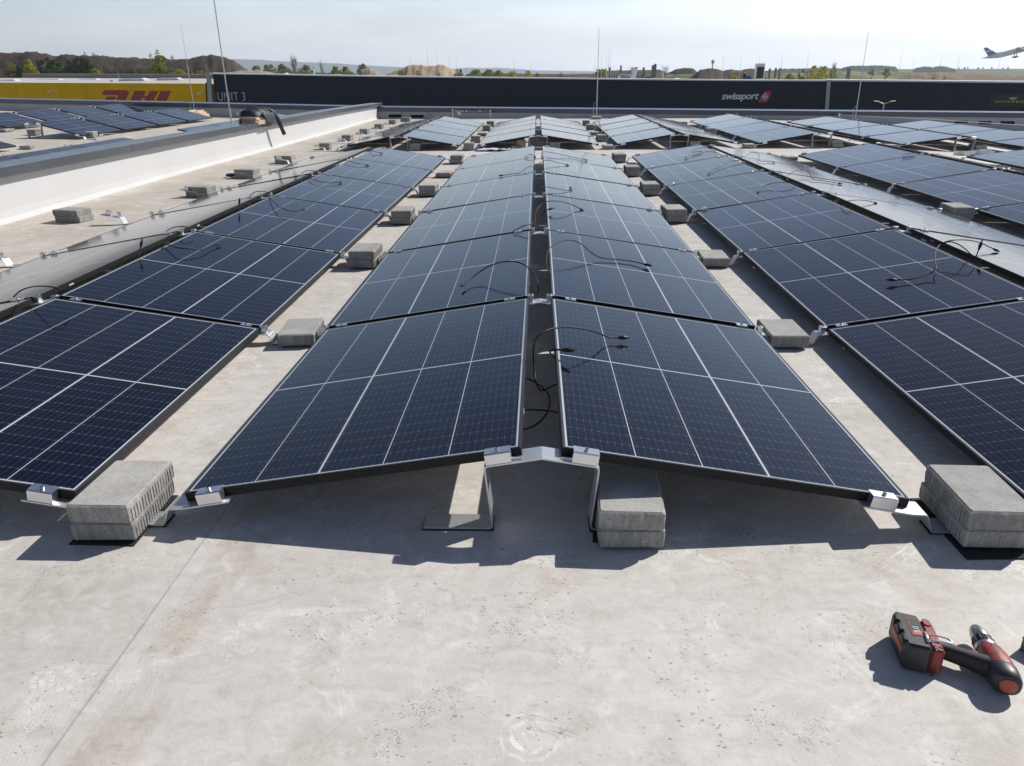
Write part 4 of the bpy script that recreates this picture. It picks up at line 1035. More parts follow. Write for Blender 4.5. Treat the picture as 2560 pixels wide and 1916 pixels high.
# ------------------------------------------------------------------ the roof area beyond the parapet
TL2 = R(13.2); XL2 = 1.096*math.cos(TL2); HL2 = .10; HR2 = HL2+1.096*math.sin(TL2)
LN = {0: 'near', 1: 'far', 2: 'parapet-side', 3: 'front corner'}
def row2(i, xr, sides, y0, ks, pit=LP, hr=None, hl=None, xw=None, k0=0):
    for s in sides:
        for k in ks:
            a = y0+k*pit; xl = xr+s*(xw or XL2); x0 = xr
            zr, zl = (hr or HR2)+roofz(x0), (hl or HL2)+roofz(xl)
            M = panel_matrix(x0+s*.0, xl, a+.016, a+1.757, zr, zr, zl, zl)
            side = 'left' if s < 0 else 'right'
            place_panel(M, f'solar panel beyond the parapet, {ORD[k+k0]} from camera on {side} slope of {LN[i]} row', f'solar panels beyond the parapet, {LN[i]} row')
row2(0, -11.42, (1,), 15.6, range(4), 1.9)
row2(1, -14.33, (1,), 15.4, range(5), 1.98)
row2(2, -8.05, (1,), 5.95, range(4), LP, HR, HL, XL-GX)
row2(2, -8.05, (1,), 15.4, range(4), LP, HR, HL, XL-GX, 4)
row2(3, -11.24, (1,), 11.24, range(1))
def bracket2(x, y, low, label):
    M = Matrix.Translation((x, y, roofz(x)))
    return place('l' if low else 'r', True, M @ Matrix.Diagonal((1, 1, 1.05 if low else (HR2-.03)/ZP, 1)), label, 'bracket', 'brackets beyond the parapet')
bracket2(-11.42, 15.6, False, 'silver ridge bracket beyond the parapet at near end of near row')
bracket2(-10.17, 15.6, True, 'silver low bracket beyond the parapet at near end of near row')
bracket2(-14.33, 15.4, False, 'silver ridge bracket beyond the parapet at near end of far row')
bracket2(-8.1, 5.95, False, 'silver ridge bracket beyond the parapet at near end of parapet-side row')
def joint2(x, y, h, label):
    return place('r', False, Matrix.Translation((x, y, roofz(x))) @ Matrix.Diagonal((1, 1, h/ZP, 1)), label, 'bracket', 'brackets beyond the parapet')
for k in range(1, 4): joint2(-11.48, 15.6+1.9*k, HR2-.03, f'silver ridge bracket beyond the parapet at {ORD[k]} joint of near row')
for k in range(1, 5): joint2(-14.39, 15.4+1.98*k, HR2-.03, f'silver ridge bracket beyond the parapet at {ORD[k]} joint of far row')
for k in range(1, 4): joint2(-8.11, 5.95+LP*k, ZP, f'silver ridge bracket beyond the parapet at {ORD[k]} joint of parapet-side row')
for (u, v, n, rot, w) in ((225, 352.5, 2, 8, 'at near corner of the near row beyond the parapet'), (348, 331, 1, 5, 'along the near row beyond the parapet, second bracket'), (85, 351, 2, 5, 'under the near row ridge end beyond the parapet'), (62, 381, 1, 20, 'near the front corner row beyond the parapet'), (16, 346, 1, -8, 'at the far row ridge end beyond the parapet'), (45, 322, 1, 10, 'left of far row ridge end beyond the parapet'), (515, 303, 1, 5, 'along the near row beyond the parapet, third bracket')):
    p = onz(u, v, .0); stack(p.x, p.y+.1, n, R(rot), w)
# joint clamps that catch the sun out there
mb = None
# cardboard pile
p = onz(474, 272, .0); py = endy(-12.2)-1.0; p = ony(474, 273, py)
o = empty('cardboard_pile', Vector((p.x, p.y, roofz(p.x))), 'pile of brown cardboard sheets standing by the far wall at left', 'cardboard')
k = (py+2.07)/FPX
mb = MB(); mb.cbox(-42*k, 4*k, -.25, .25, 0, 15*k, .02); mb.build('flat_bundle', M_CARD, o)
for i in range(6):
    mb = MB(); xx = (6+i*5.5)*k; mb.box(xx, xx+.035, -.3, .3, 0, (17-(i % 3)*3)*k, Matrix.Rotation(R(-6+i*2), 4, 'Y')); mb.build('upright_sheet', M_CARDI, o)
# cardboard and jacket lying on the coping
cz = .537
c0 = onz(592, 309, cz)
o = empty('flat_cardboard', Vector((-5.47, c0.y+.1, cz)), 'flattened brown cardboard box lying on the parapet coping under a jacket', 'cardboard')
mb = MB(); T = Matrix.Rotation(R(-12), 4, 'Z')
mb.box(-.17, .19, -.02, .48, .004, .060, T @ Matrix.Rotation(R(2), 4, 'Y')); mb.build('lower_layer', M_CARD, o)
mb = MB(); mb.box(-.15, .20, 0, .44, .063, .105, T @ Matrix.Rotation(R(3), 4, 'Y')); mb.build('upper_layer', M_CARDI, o)
mb = MB(); mb.box(.205, .211, .02, .30, .03, .11, T @ Matrix.Rotation(R(16), 4, 'Y')); mb.build('torn_flap', M_CARDI, o)
jk = empty('jacket', Vector((-5.40, c0.y+.42, cz+.115)), 'dark blue jacket draped over cardboard and hanging down the white parapet', 'jacket')
rj = random.Random(5); mb = MB(); nu, nv = 26, 16; vs = []
prof = [(-.26, -.06), (-.24, .06), (-.15, .13), (-.02, .15), (.10, .12), (.19, .05), (.225, -.03), (.235, -.09), (.24, -.13)]
pc = catmull([(a, 0, b) for a, b in prof], 4)
for i, pnt in enumerate(pc):
    t = i/(len(pc)-1); wdt = .42*(1-.45*t)
    for j in range(nv):
        s = j/(nv-1)*2-1
        fold = .022*math.sin(s*9+t*7)+.016*math.sin(s*17-t*11)+rj.uniform(-.004, .004)
        nx = .28 if t > .55 else .1
        vs.append((pnt.x*(1-.22*s*s*(t < .6))+fold*nx, s*wdt+.16*t+.03*math.sin(t*9), pnt.z+fold*(1-nx)-.17*abs(s)**4*(t < .62)))
n = len(pc); mb.add(vs, [(i*nv+j, i*nv+j+1, (i+1)*nv+j+1, (i+1)*nv+j) for i in range(n-1) for j in range(nv-1)])
b = mb.build('body', M_JACK, jk, smooth=True); m = b.modifiers.new('thick', 'SOLIDIFY'); m.thickness = .022; m.offset = 1
mb = MB(); mb.tube(catmull([(.02, .34, .10), (.17, .42, .05), (.25, .48, -.08), (.27, .56, -.22), (.29, .66, -.38)], 6), [.05, .05, .052, .054, .054, .052, .05, .05, .048, .047, .046, .046, .046, .045, .045, .045, .044, .043, .042, .041, .04, .04, .04, .042, .042], 10)
mb.build('sleeve', M_JACK, jk, smooth=True)

# ------------------------------------------------------------------ warehouses across the yard
Y0 = 130.0; FN = Vector((-.12, -1, 0)).normalized(); FB = Vector((0, Y0, 0))
FT = Vector((1, -.12, 0)).normalized()
def fac(u, v, back=0.0): return onplane(u, v, FB-FN*back, FN)
FM = Matrix(((FT.x, -FN.x, 0, FB.x), (FT.y, -FN.y, 0, FB.y), (0, 0, 1, FB.z), (0, 0, 0, 1)))     # local: x along facade, y backwards, z up
FMI = FM.inverted()
def fl(u, v, back=0.0): q = FMI @ fac(u, v, back); return q
def wallseg(root, name, mat, tops, depth, zb=-10.0, inset=0):
    mb = MB()
    T = [fl(u, v) for u, v in tops]
    for a, b in zip(T[:-1], T[1:]):
        mb.loft([[(a.x, 0, zb), (a.x, depth, zb), (a.x, depth, a.z), (a.x, 0, a.z)], [(b.x, 0, zb), (b.x, depth, zb), (b.x, depth, b.z), (b.x, 0, b.z)]])
    return mb.build(name, mat, root)
def poly_sign(mb, polys, d=.08, off=.03):
    for pl in polys:
        q = [fl(u, v) for u, v in pl]
        ar = sum(q[i].x*q[(i+1) % len(q)].z-q[(i+1) % len(q)].x*q[i].z for i in range(len(q)))
        if ar < 0: q = q[::-1]
        mb.loft([[(p.x, -off, p.z) for p in q], [(p.x, -off-d, p.z) for p in q]])
nav = empty('warehouse', FM, 'long dark navy warehouse with UNIT 3 sign and white lettering', 'warehouse', 'warehouses across the yard')
tops = [(531, 186), (640, 187.5), (800, 190.5), (950, 193), (1240, 196.5), (1500, 199.5), (1840, 203), (2064, 203.8)]
wallseg(nav, 'wall', M_NAVY, tops, .45)
tt = [(u, v-3.0) for u, v in tops]
mb = MB(); T0 = [fl(u, v) for u, v in tops]
for a, b in zip(T0[:-1], T0[1:]):
    mb.loft([[(a.x, -.12, a.z), (a.x, .5, a.z), (a.x, .5, a.z+.24), (a.x, -.12, a.z+.18)], [(b.x, -.12, b.z), (b.x, .5, b.z), (b.x, .5, b.z+.24), (b.x, -.12, b.z+.18)]])
mb.build('roof_edge', M_WHITE, nav)
mb = MB()
for a, b in zip(T0[:-1], T0[1:]): mb.add([(a.x, .5, a.z+.05), (b.x, .5, b.z+.05), (b.x, 60, b.z-1.1), (a.x, 60, a.z-1.1)], [(0, 1, 2, 3)])
mb.build('roof_sheet', M_GRAVEL, nav)
def colstrip(root, u0t, u1t, u0b, u1b, vt, vb, mat, name):
    mb = MB(); poly_sign(mb, [[(u0t, vt), (u1t, vt), (u1b, vb), (u0b, vb)]], .25, .0); return mb.build(name, mat, root)
M_STRIP = simple('pale_corner_strip', (.40, .42, .44), .5, 0, .06)
colstrip(nav, 517, 527.5, 525, 537, 182, 330, M_STRIP, 'corner_strip')
colstrip(nav, 515.5, 519, 520, 524.5, 207, 330, M_DARK, 'black_strip')  # black strip at the right end of the yellow wall
q = fl(545, 252.5); hgt = fl(545, 230).z-fl(545, 252.5).z
text_mesh('UNIT 3', hgt*1.38, 'unit_lettering', M_SIGNG, nav, Matrix(((1, 0, 0, q.x), (0, 0, -1, -.1), (0, 1, 0, q.z), (0, 0, 0, 1))), 0, -.006*hgt, (fl(617, 240).x-q.x)/(hgt*1.38*3.32), .05, 1.05, 'LEFT')
q = fl(1803, 248.5); wid = fl(1897, 240).x-q.x; s_ = wid/4.05
tx = text_mesh('swissport', s_, 'wall_lettering', M_SIGNW, nav, Matrix(((1, 0, 0, q.x), (0, 0, -1, -.1), (0, 1, 0, q.z), (0, 0, 0, 1))), .22, s_*.022, 1, .05, .93, 'LEFT')
xsz = max(v.co.x for v in tx.data.vertices)
for v in tx.data.vertices: v.co.x *= wid/xsz
mb = MB(); poly_sign(mb, [[(1912, 228.3), (1930, 228.3), (1917, 256), (1894.5, 256)]]); em = mb.build('emblem', M_SIGNR, nav)
mb = MB(); c = fl(1911.5, 242.3); rE = (fl(1918, 242).x-c.x)
mb.tube([(c.x+rE*math.cos(t), -.14, c.z+rE*math.sin(t)) for t in [2*math.pi*k/20 for k in range(21)]], rE*.13, 5)
for t in (0, .5, 1, 1.5): mb.tube([(c.x+rE*.6*math.cos(t*math.pi), -.14, c.z+rE*.6*math.sin(t*math.pi)), (c.x+rE*1.35*math.cos(t*math.pi), -.14, c.z+rE*1.35*math.sin(t*math.pi))], rE*.14, 5)
mb.box(c.x-rE*.45, c.x+rE*.45, -.16, -.13, c.z-rE*.35, c.z+rE*.35); mb.build('emblem_ring', M_SIGNW, em)

nav2 = empty('warehouse', FM, 'dark navy warehouse with yellow lettered black sign at the right edge', 'warehouse', 'warehouses across the yard')
tops = [(2066, 203.3), (2300, 205.5), (2450, 207), (2700, 209.5), (2900, 211)]
wallseg(nav2, 'wall', M_NAVY, tops, .8); T0 = [fl(u, v) for u, v in tops]; mb = MB(); m2 = MB()
for a, b in zip(T0[:-1], T0[1:]):
    mb.loft([[(a.x, -.12, a.z), (a.x, .9, a.z), (a.x, .9, a.z+.30), (a.x, -.12, a.z+.22)], [(b.x, -.12, b.z), (b.x, .9, b.z), (b.x, .9, b.z+.30), (b.x, -.12, b.z+.22)]])
    m2.add([(a.x, .9, a.z+.05), (b.x, .9, b.z+.05), (b.x, 60, b.z-1.1), (a.x, 60, a.z-1.1)], [(0, 1, 2, 3)])
mb.build('roof_edge', M_WHITE, nav2); m2.build('roof_sheet', M_GRAVEL, nav2)
colstrip(nav2, 2067, 2076, 2058, 2066.5, 201, 330, M_STRIP, 'corner_strip')
mb = MB(); poly_sign(mb, [[(2475, 236), (2600, 237), (2600, 268), (2475, 267)]], .06, .01); mb.build('signboard', M_SIGNB, nav2)
q = fl(2484.5, 257.2); s_ = (fl(2500, 252).z-fl(2500, 257.2).z)*1.42
tx = text_mesh('SOVEREIGN', s_, 'sign_lettering', M_SIGNY, nav2, Matrix(((1, 0, 0, q.x), (0, 0, -1, -.1), (0, 1, 0, q.z), (0, 0, 0, 1))), .3, s_*.012, 1, .04, 1.25, 'LEFT')
xsz = max(v.co.x for v in tx.data.vertices); wid = fl(2577, 257).x-q.x
for v in tx.data.vertices: v.co.x *= wid/xsz
mb = MB(); poly_sign(mb, [[(2519.5, 246), (2527, 243.3), (2537, 243.5), (2544, 246.2), (2531.5, 250.6)]]); mb.build('diamond_emblem', M_SIGNY, nav2)

# yellow warehouse at the left
yel = empty('warehouse', FM, 'yellow warehouse wall with large red slanted letters at the left', 'warehouse', 'warehouses across the yard')
tops = [(-700, 204), (-260, 206), (-100, 206.5), (0, 207.3), (250, 208.6), (515, 210)]
wallseg(yel, 'wall', M_YEL, tops, 3); T0 = [fl(u, v) for u, v in tops]
mb = MB(); m2 = MB(); m3 = MB(); m4 = MB()
for a, b in zip(T0[:-1], T0[1:]):
    mb.loft([[(a.x, -.1, a.z), (a.x, .6, a.z), (a.x, .6, a.z+.10), (a.x, -.1, a.z+.06)], [(b.x, -.1, b.z), (b.x, .6, b.z), (b.x, .6, b.z+.10), (b.x, -.1, b.z+.06)]])
    m2.add([(a.x, .6, a.z+.02), (b.x, .6, b.z+.02), (b.x, 78, b.z+.15), (a.x, 78, a.z+.15)], [(0, 1, 2, 3)])
    m3.loft([[(a.x, 78, a.z-10), (a.x, 79, a.z-10), (a.x, 79, a.z+1.15), (a.x, 78, a.z+1.15)], [(b.x, 78, b.z-10), (b.x, 79, b.z-10), (b.x, 79, b.z+1.15), (b.x, 78, b.z+1.15)]])
    m4.loft([[(a.x, 77.9, a.z+1.15), (a.x, 79.1, a.z+1.15), (a.x, 79.1, a.z+1.32), (a.x, 77.9, a.z+1.32)], [(b.x, 77.9, b.z+1.15), (b.x, 79.1, b.z+1.15), (b.x, 79.1, b.z+1.32), (b.x, 77.9, b.z+1.32)]])
mb.build('roof_edge', M_WHITE, yel); m2.build('roof_sheet', M_GRAVEL, yel); m3.build('rear_parapet', M_GREYW, yel); m4.build('rear_trim', simple('yellow_trim', (.55, .36, .02), .5), yel)
k = 3.456; D = lambda *pts: [(x/k, 100+y/k) for x, y in pts]
mb = MB(); poly_sign(mb, [D((905, 435), (1088, 435), (1113, 447), (1110, 470), (1078, 530), (1000, 530), (1028, 478), (880, 475)), D((928, 490), (1003, 490), (980, 530), (905, 530)),
    D((1168, 440), (1262, 440), (1238, 486), (1275, 486), (1300, 441), (1370, 441), (1322, 526), (1247, 526), (1262, 500), (1228, 500), (1212, 526), (1128, 526)),
    D((1390, 442), (1480, 442), (1436, 526), (1352, 526)),
    D((745, 528), (870, 528), (862, 540), (738, 540)), D((885, 540), (1115, 536), (1085, 570), (880, 570)), D((1130, 532), (1320, 532), (1300, 570), (1110, 570)), D((1348, 532), (1545, 536), (1525, 570), (1326, 570))])
mb.build('red_letters', M_RED, yel)
for u, v in ((126.5, 230), (501, 235)):
    c = fl(u, v); mb = MB(); mb.cbox(-.45, .45, -.16, .16, 0, .3, .05, Matrix.Translation((c.x, 0, c.z)) @ Matrix.Rotation(R(90), 4, 'X')); mb.build('wall_lamp', M_SIGNW, yel)
i0_ = 3
for u0, u1, v0, v1, bk in ((-20, 38, 204.2, 194.5, 18), (83, 150, 201.5, 191.5, 42), (192, 243, 201.5, 196.5, 46), (297, 361, 206, 197, 10), (392, 447, 203.5, 198.5, 30)):
    a = fl(u0, v0, bk); b = fl(u1, v0, bk); t = fl(u1, v1, bk); w = b.x-a.x
    mb = MB(); z0 = T0[i0_].z+.02
    mb.loft([[(a.x, bk, z0), (b.x, bk, z0), (b.x, bk+2, z0), (a.x, bk+2, z0)], [(a.x, bk, z0+.28), (b.x, bk, z0+.28), (b.x, bk+2, z0+.28), (a.x, bk+2, z0+.28)]]); sk = mb.build('skylight', M_GRAVEL, yel)
    mb = MB(); mb.loft([[(a.x+.1, bk+.1, z0+.285), (b.x-.1, bk+.1, z0+.285), (b.x-.1, bk+1.9, z0+.285), (a.x+.1, bk+1.9, z0+.285)], [(a.x+w*.12, bk+.3, z0+.5), (b.x-w*.12, bk+.3, z0+.5), (b.x-w*.12, bk+1.7, z0+.5), (a.x+w*.12, bk+1.7, z0+.5)]]); mb.build('dome', M_WHITE, sk)

# ------------------------------------------------------------------ things on the navy roof
def rt(u, v, back=4.0): return fac(u, v, back)
def pxm(p): return (p-CP).dot(_f)/FPX
def rooftop(name, u, v, label, cat, group=None, back=4.0):
    p = rt(u, v, back); return empty(name, Matrix.Translation(p) @ Matrix.Rotation(math.atan(-.12), 4, 'Z'), label, cat, group), pxm(p)
o, k = rooftop('air_conditioner', 1898, 201, 'tall grey air conditioning unit on the navy warehouse roof', 'air conditioner')
mb = MB(); mb.cbox(-11*k, 11*k, 0, 1.2, 0, 39*k, .05); mb.build('casing', M_WHITE, o)
mb = MB(); mb.box(-8*k, 9*k, -.03, -.002, 4*k, 31*k); mb.build('coil_grille', simple('dark_green_grille', (.012, .022, .024), .4), o)
mb = MB(); mb.box(-4*k, 5*k, -.02, -.002, 34*k, 35.5*k); mb.build('badge', M_SIGNG, o)
o, k = rooftop('ventilation_duct', 1560, 199.5, 'silver ventilation ducts bent over the navy warehouse roof edge', 'duct')
mb = MB(); mb.tube(catmull([(-12*k, 0, 0), (-12*k, 0, 7*k), (-8*k, 0, 11.5*k), (0, 0, 11.5*k), (12*k, 0, 11.5*k)], 6), 3.6*k, 12); d = mb.build('pipe_elbow', M_ZINC, o); smooth_by_angle(d, 50)
mb = MB(); mb.tube([(12*k, 0, 11.5*k), (16*k, 0, 11.5*k)], [4.2*k, 3.8*k], 12); mb.build('pipe_end', M_ZINC, o)
mb = MB(); mb.tube([(18*k, 1, 2*k), (24*k, 1, 26*k)], [4.5*k, 5*k], 12); mb.tube([(24*k, 1, 3*k), (30*k, 1, 29*k)], [4*k, 4*k], 12); mb.box(15*k, 27*k, .5, 2.2, 24*k, 28*k); d = mb.build('inclined_stack', M_ZINC, o); smooth_by_angle(d, 50)
mb = MB()
for i in range(4): mb.tube([(-6*k, .4*i, 14*k), (20*k, .4*i, 24*k)], .6*k, 5)
mb.build('stay', M_GALV, o)
for u, v, lab in ((1692, 200.5, 'white domed skylight right of the silver ducts on navy roof'),):
    o, k = rooftop('domed_skylight', u, v, lab, 'skylight'); mb = MB()
    mb.loft([[(x, y, 0) for x, y in [(11*k*math.cos(t), 2*math.sin(t)) for t in [2*math.pi*i/16 for i in range(16)]]]]+[[(11*k*f*math.cos(t), 2*f*math.sin(t), h*k) for t in [2*math.pi*i/16 for i in range(16)]] for f, h in ((.95, 1.6), (.75, 3.2), (.45, 4.4), (.15, 4.8))]); q = mb.build('dome', M_WHITE, o, smooth=True)
rf = random.Random(11)
for i, (u, v, w, h, m, lab, cat) in enumerate(((712, 187.5, 10, 4, M_WHITE, 'low white roof bundle left of a bare tree on navy roof', 'roof bundle'), (845, 190.5, 14, 4, M_ZINC, 'pale grey sheet bundle on the navy roof beyond the parapet', 'roof bundle'), (915, 193, 18, 4, M_FILM, 'white wrapped pallet before the grey gravel cone', 'wrapped pallet'), (938, 194.5, 14, 4, M_WHITE, 'second white wrapped pallet left of the sand heap', 'wrapped pallet'), (985, 195, 16, 6, M_ZINC, 'grey metal box on the navy roof left of sand heap', 'roof box'), (1003, 195.5, 20, 3.5, M_FILM, 'flat white film bundle below the sand heap', 'roof bundle'), (1030, 196, 22, 3.5, M_WHITE, 'long white sheet stack below middle of the sand heap', 'sheet stack'), (1235, 198, 10, 4, M_RUB, 'small dark crate on navy roof right of the sand heap', 'crate'), (1290, 199, 34, 3.5, M_GRAVEL, 'long pale board stack on navy roof', 'sheet stack'), (1600, 200.5, 14, 3.5, M_WHITE, 'white sheet stack just right of the silver ducts', 'sheet stack'), (1630, 201, 12, 3, M_FILM, 'white film bundle between ducts and domed skylight', 'roof bundle'), (1872, 202, 14, 9, M_BLUE, 'blue tarp heap at foot of the air conditioning unit', 'tarp heap'), (1935, 202.5, 18, 5, M_CARDI, 'pale timber pile right of the air conditioning unit', 'timber pile'), (1948, 203, 6, 4, M_RUB, 'small dark crate beside the pale timber pile', 'crate'), (2322, 206, 12, 4, M_GRAVEL, 'small grey cowl on the right warehouse roof edge', 'roof cowl'), (2135, 204, 9, 3, M_RUB, 'dark crate on the roof edge below the wooded hill', 'crate'))):
    o, k = rooftop(cat.replace(' ', '_'), u, v+1, lab, cat, None, 3.0 + (i % 3))
    mb = MB(); mb.cbox(-w/2*k, w/2*k, 0, 1.2, 0, h*k, .06*h*k, Matrix.Rotation(R(rf.uniform(-2, 2)), 4, 'Y')); mb.build('body', m, o)
    mb = MB(); mb.cbox(-w/2*k*.8, w/2*k*.5, .1, 1.0, h*k, h*k*1.35, .05*h*k); mb.build('top_layer', m, o)

# two workers over there
def person(u, v, hpx, label, crouch, shirt, trou, hat):
    o, k = rooftop('person', u, v, label, 'person', None, 6.0); s = hpx*k/1.75
    g = lambda *p: [Vector(q)*s for q in p]
    body = MB(); J = {}
    if not crouch:
        legs = [[(-.10, 0, .92), (-.14, -.02, .50), (-.17, .03, .06), (-.17, -.10, .03)], [(.10, 0, .92), (.15, -.05, .50), (.18, .02, .06), (.18, -.11, .03)]]
        torso = [(0, 0, .86), (0, 0, 1.0), (-.01, .01, 1.2), (-.03, -.04, 1.38), (-.05, -.08, 1.47)]; head = (-.07, -.13, 1.60)
        arms = [[(-.20, -.03, 1.38), (-.27, -.10, 1.12), (-.20, -.28, .98)], [(.15, -.03, 1.38), (.24, -.08, 1.12), (.12, -.30, 1.0)]]
    else:
        legs = [[(-.08, .1, .50), (-.14, -.28, .52), (-.14, -.10, .06), (-.14, -.22, .03)], [(.08, .1, .50), (.14, -.25, .40), (.12, .05, .06), (.12, -.08, .03)]]
        torso = [(0, .12, .46), (0, .08, .62), (0, -.04, .82), (.02, -.14, .98), (.03, -.18, 1.06)]; head = (.06, -.25, 1.18)
        arms = [[(-.18, -.12, .98), (-.27, -.28, .74), (-.24, -.40, .52)], [(.20, -.14, .98), (.24, -.32, .74), (.12, -.45, .55)]]
    m = MB()
    for l in legs: m.tube(catmull(g(*l), 4), [r*s for r in (.10, .098, .093, .085, .078, .072, .066, .062, .056, .052, .05, .05, .045)], 8)
    t = MB(); t.tube(catmull(g(*torso), 3), [r*s for r in (.165, .17, .165, .155, .155, .165, .175, .185, .19, .185, .15, .10, .07)], 10)
    for a in arms: t.tube(catmull(g(*a), 4), [r*s for r in (.066, .062, .058, .054, .05, .047, .044, .041, .038)], 7)
    h = MB(); c = Vector(head)*s; n = 10
    h.loft([[(c.x+rr*s*math.cos(q), c.y+rr*s*1.12*math.sin(q), c.z+zz*s) for q in [2*math.pi*i/n for i in range(n)]] for zz, rr in ((-.15, .05), (-.11, .058), (-.06, .075), (0, .082), (.05, .075), (.09, .05), (.105, .015))])
    for a in arms:
        e = Vector(a[-1])*s; d = (Vector(a[-1])-Vector(a[-2])).normalized()*s
        h.tube([e, e+d*.08, e+d*.16], [.038*s, .042*s, .018*s], 6)
    b = h.build('body', M_SKIN, o, smooth=True); t.build('shirt', shirt, o, smooth=True); m.build('trousers', trou, o, smooth=True)
    q = MB(); q.loft([[(c.x+rr*s*math.cos(a), c.y+rr*s*1.15*math.sin(a), c.z+zz*s) for a in [2*math.pi*i/12 for i in range(12)]] for zz, rr in ((.015, .098), (.05, .094), (.09, .07), (.122, .02))]); q.build('helmet' if hat is M_SIGNW else 'hair', hat, o, smooth=True)
M_SHIRT = simple('grey_green_shirt', (.30, .36, .36), .8); M_TROU = simple('dark_trousers', (.02, .022, .028), .8)
person(1996, 200.5, 24.5, 'standing worker in pale shirt and dark trousers bending forward on the roof', False, M_SHIRT, M_TROU, M_RUB)
person(1860, 201.5, 25, 'crouching worker in black clothes with white helmet on the roof', True, M_TROU, M_TROU, M_SIGNW)

# thin far lightning rods on the warehouse roofs
pos_words = ['behind yellow letters', 'over yellow wall end', 'left of UNIT 3 sign']
for i, (u, v0, v1, w) in enumerate(((1071, 196, 128, 'over the middle of the sand heap, taller'), (1094, 196, 135, 'over the right crest of the sand heap'), (1125, 197, 142, 'above the right flank of the sand heap'), (1142, 197, 144, 'at right foot of the sand heap'), (1028, 196, 145, 'over the left crest of the sand heap'), (1285, 200, 145, 'right of the far blue hills'), (1329, 200, 161, 'short, above the far brown bank'), (1486, 202, 149, 'beside the tall rod of the far wall'), (1503, 202, 143, 'second right of the tall middle rod'), (1515, 202, 138, 'third right of the tall middle rod'), (1520, 202, 125, 'tallest of the cluster left of the ducts'), (1525, 202, 136, 'last of the cluster left of the ducts'), (1804, 203, 145, 'right of the radar tower'), (1847, 204, 147, 'left of the crouching worker'), (1893, 204, 144, 'behind the air conditioning unit'), (1949, 205, 140, 'left of the standing worker'), (2013, 205, 136, 'right of the standing worker'), (2081, 205, 152, 'among the yellow-green poplars'), (2243, 207, 131, 'at right end of the wooded hill'), (2276, 207, 152, 'right of the wooded hill'), (2343, 208, 149, 'above the second far wood'), (2386, 208, 144, 'left of the airliner'), (2488, 209, 148, 'below the airliner'), (300, 206, 180, 'on the yellow warehouse roof'), (280, 203, 191, 'short, on the yellow warehouse roof'))):
    p = rt(u, v0, 8+3*(i % 4)); k = pxm(p); o = empty('thin_rod', p, f'thin far lightning rod {w}', 'lightning rod', 'thin far lightning rods on the warehouse roofs')
    mb = MB(); H = (v0-v1)*k; mb.tube([(0, 0, 0), (0, 0, H*.5)], .034, 6); mb.tube([(0, 0, H*.5), (0, 0, H)], [.022, .014], 6); mb.build('pole', M_GALV, o)
    mb = MB(); mb.cbox(-.3, .3, -.3, .3, -.1, .12, .04); mb.build('foot', M_STONE, o)

# street lamp in the yard
p = fac(2205, 290, -45); zt = fac(2207, 257.5, -45).z
o = empty('street_lamp', Vector((p.x, p.y, -10)), 'twin-armed grey street lamp in front of the right navy warehouse', 'street lamp')
k = pxm(p); H = zt+10; mb = MB(); mb.tube([(0, 0, 0), (0, 0, H)], [.11, .06], 10); mb.build('pole', M_GALV, o)
for s, e in ((-1, 24), (1, 26)):
    mb = MB(); mb.tube([(0, 0, H-.1), (s*10*k, 0, H+.5*k), (s*(e-11)*k, 0, H+3*k)], [.05, .045, .04], 8); mb.build('arm', M_GALV, o)
    mb = MB(); mb.loft([[(s*x*k, y*k*1.0, H+z*k) for y, z in ((-2, zz), (2, zz), (2.2, zz+1.1), (0, zz+1.9), (-2.2, zz+1.1))] for x, zz in ((e-12, 2.2), (e-4, 2.9), (e+1, 3.6))]); mb.build('lamp_head', M_WHITE, o)

# ------------------------------------------------------------------ far land
mb = MB(); N = 24; ring = []
for i in range(-1, 1): pass
mb.add([(-14000, -600, -10.02), (14000, -600, -10.02), (14000, 14000, -10.02), (-14000, 14000, -10.02)], [(0, 1, 2, 3)])
tag(mb.build('ground', mat_ground()), kind='structure')
from mathutils import noise as NZ
def interp(pts, u):
    for (a, va), (b, vb) in zip(pts[:-1], pts[1:]):
        if a <= u <= b: t = (u-a)/(b-a); t = t*t*(3-2*t)*.5+t*.5; return va+(vb-va)*t
    return pts[0][1] if u < pts[0][0] else pts[-1][1]
def ridge(name, pts, D, depth, mat, rough=.5, step=5, seed=0, nz=22, kind=None, label=None, cat=None, group=None, peak=.55, jag=.35):
    qj = random.Random(seed+50); jl = 0
    mb = MB(); U = []; u = pts[0][0]
    while u <= pts[-1][0]: U.append(u); u += step
    nr = nz; vs = []
    for i, u in enumerate(U):
        jl = jl*.45+qj.gauss(0, 1)*.8; top = ony(u, interp(pts, u)+jag*jl, D); d = Vector((top.x-CP.x, top.y-CP.y, 0)); d.normalize(); h = top.z+10.3
        e = min(1, min(i, len(U)-1-i)/3) if True else 1
        for j in range(nr):
            t = j/(nr-1); w = (t-peak)*depth
            prof = (t/peak) if t < peak else (1-t)/(1-peak)
            prof = prof**.8
            q = Vector((top.x, top.y, 0))+d*w
            sc = depth*.09
            nn = NZ.fractal(Vector((q.x/sc, q.y/sc, seed)), .8, 2.1, 5)*rough*h*.16*math.sin(math.pi*min(1, prof*.999))**.6 if 0 < t < 1 else 0
            rn = NZ.fractal(Vector((q.x/sc*2.5, seed+3.3, 1)), .9, 2.0, 4)*rough*h*.025 if t > .3 and t < .8 else 0
            vs.append((q.x, q.y, -10.3+h*prof*max(.02, e)+nn*e*(.25+1.6*abs(prof-.9))+rn*e))
    n = len(U); mb.add(vs, [(i*nr+j, (i+1)*nr+j, (i+1)*nr+j+1, i*nr+j+1) for i in range(n-1) for j in range(nr-1)])
    o = mb.build(name, mat, smooth=True)
    return tag(o, label, cat, group, kind)
M_EARTH = mat_earth('dark_earth', (.058, .044, .034), (.125, .098, .078), .10)
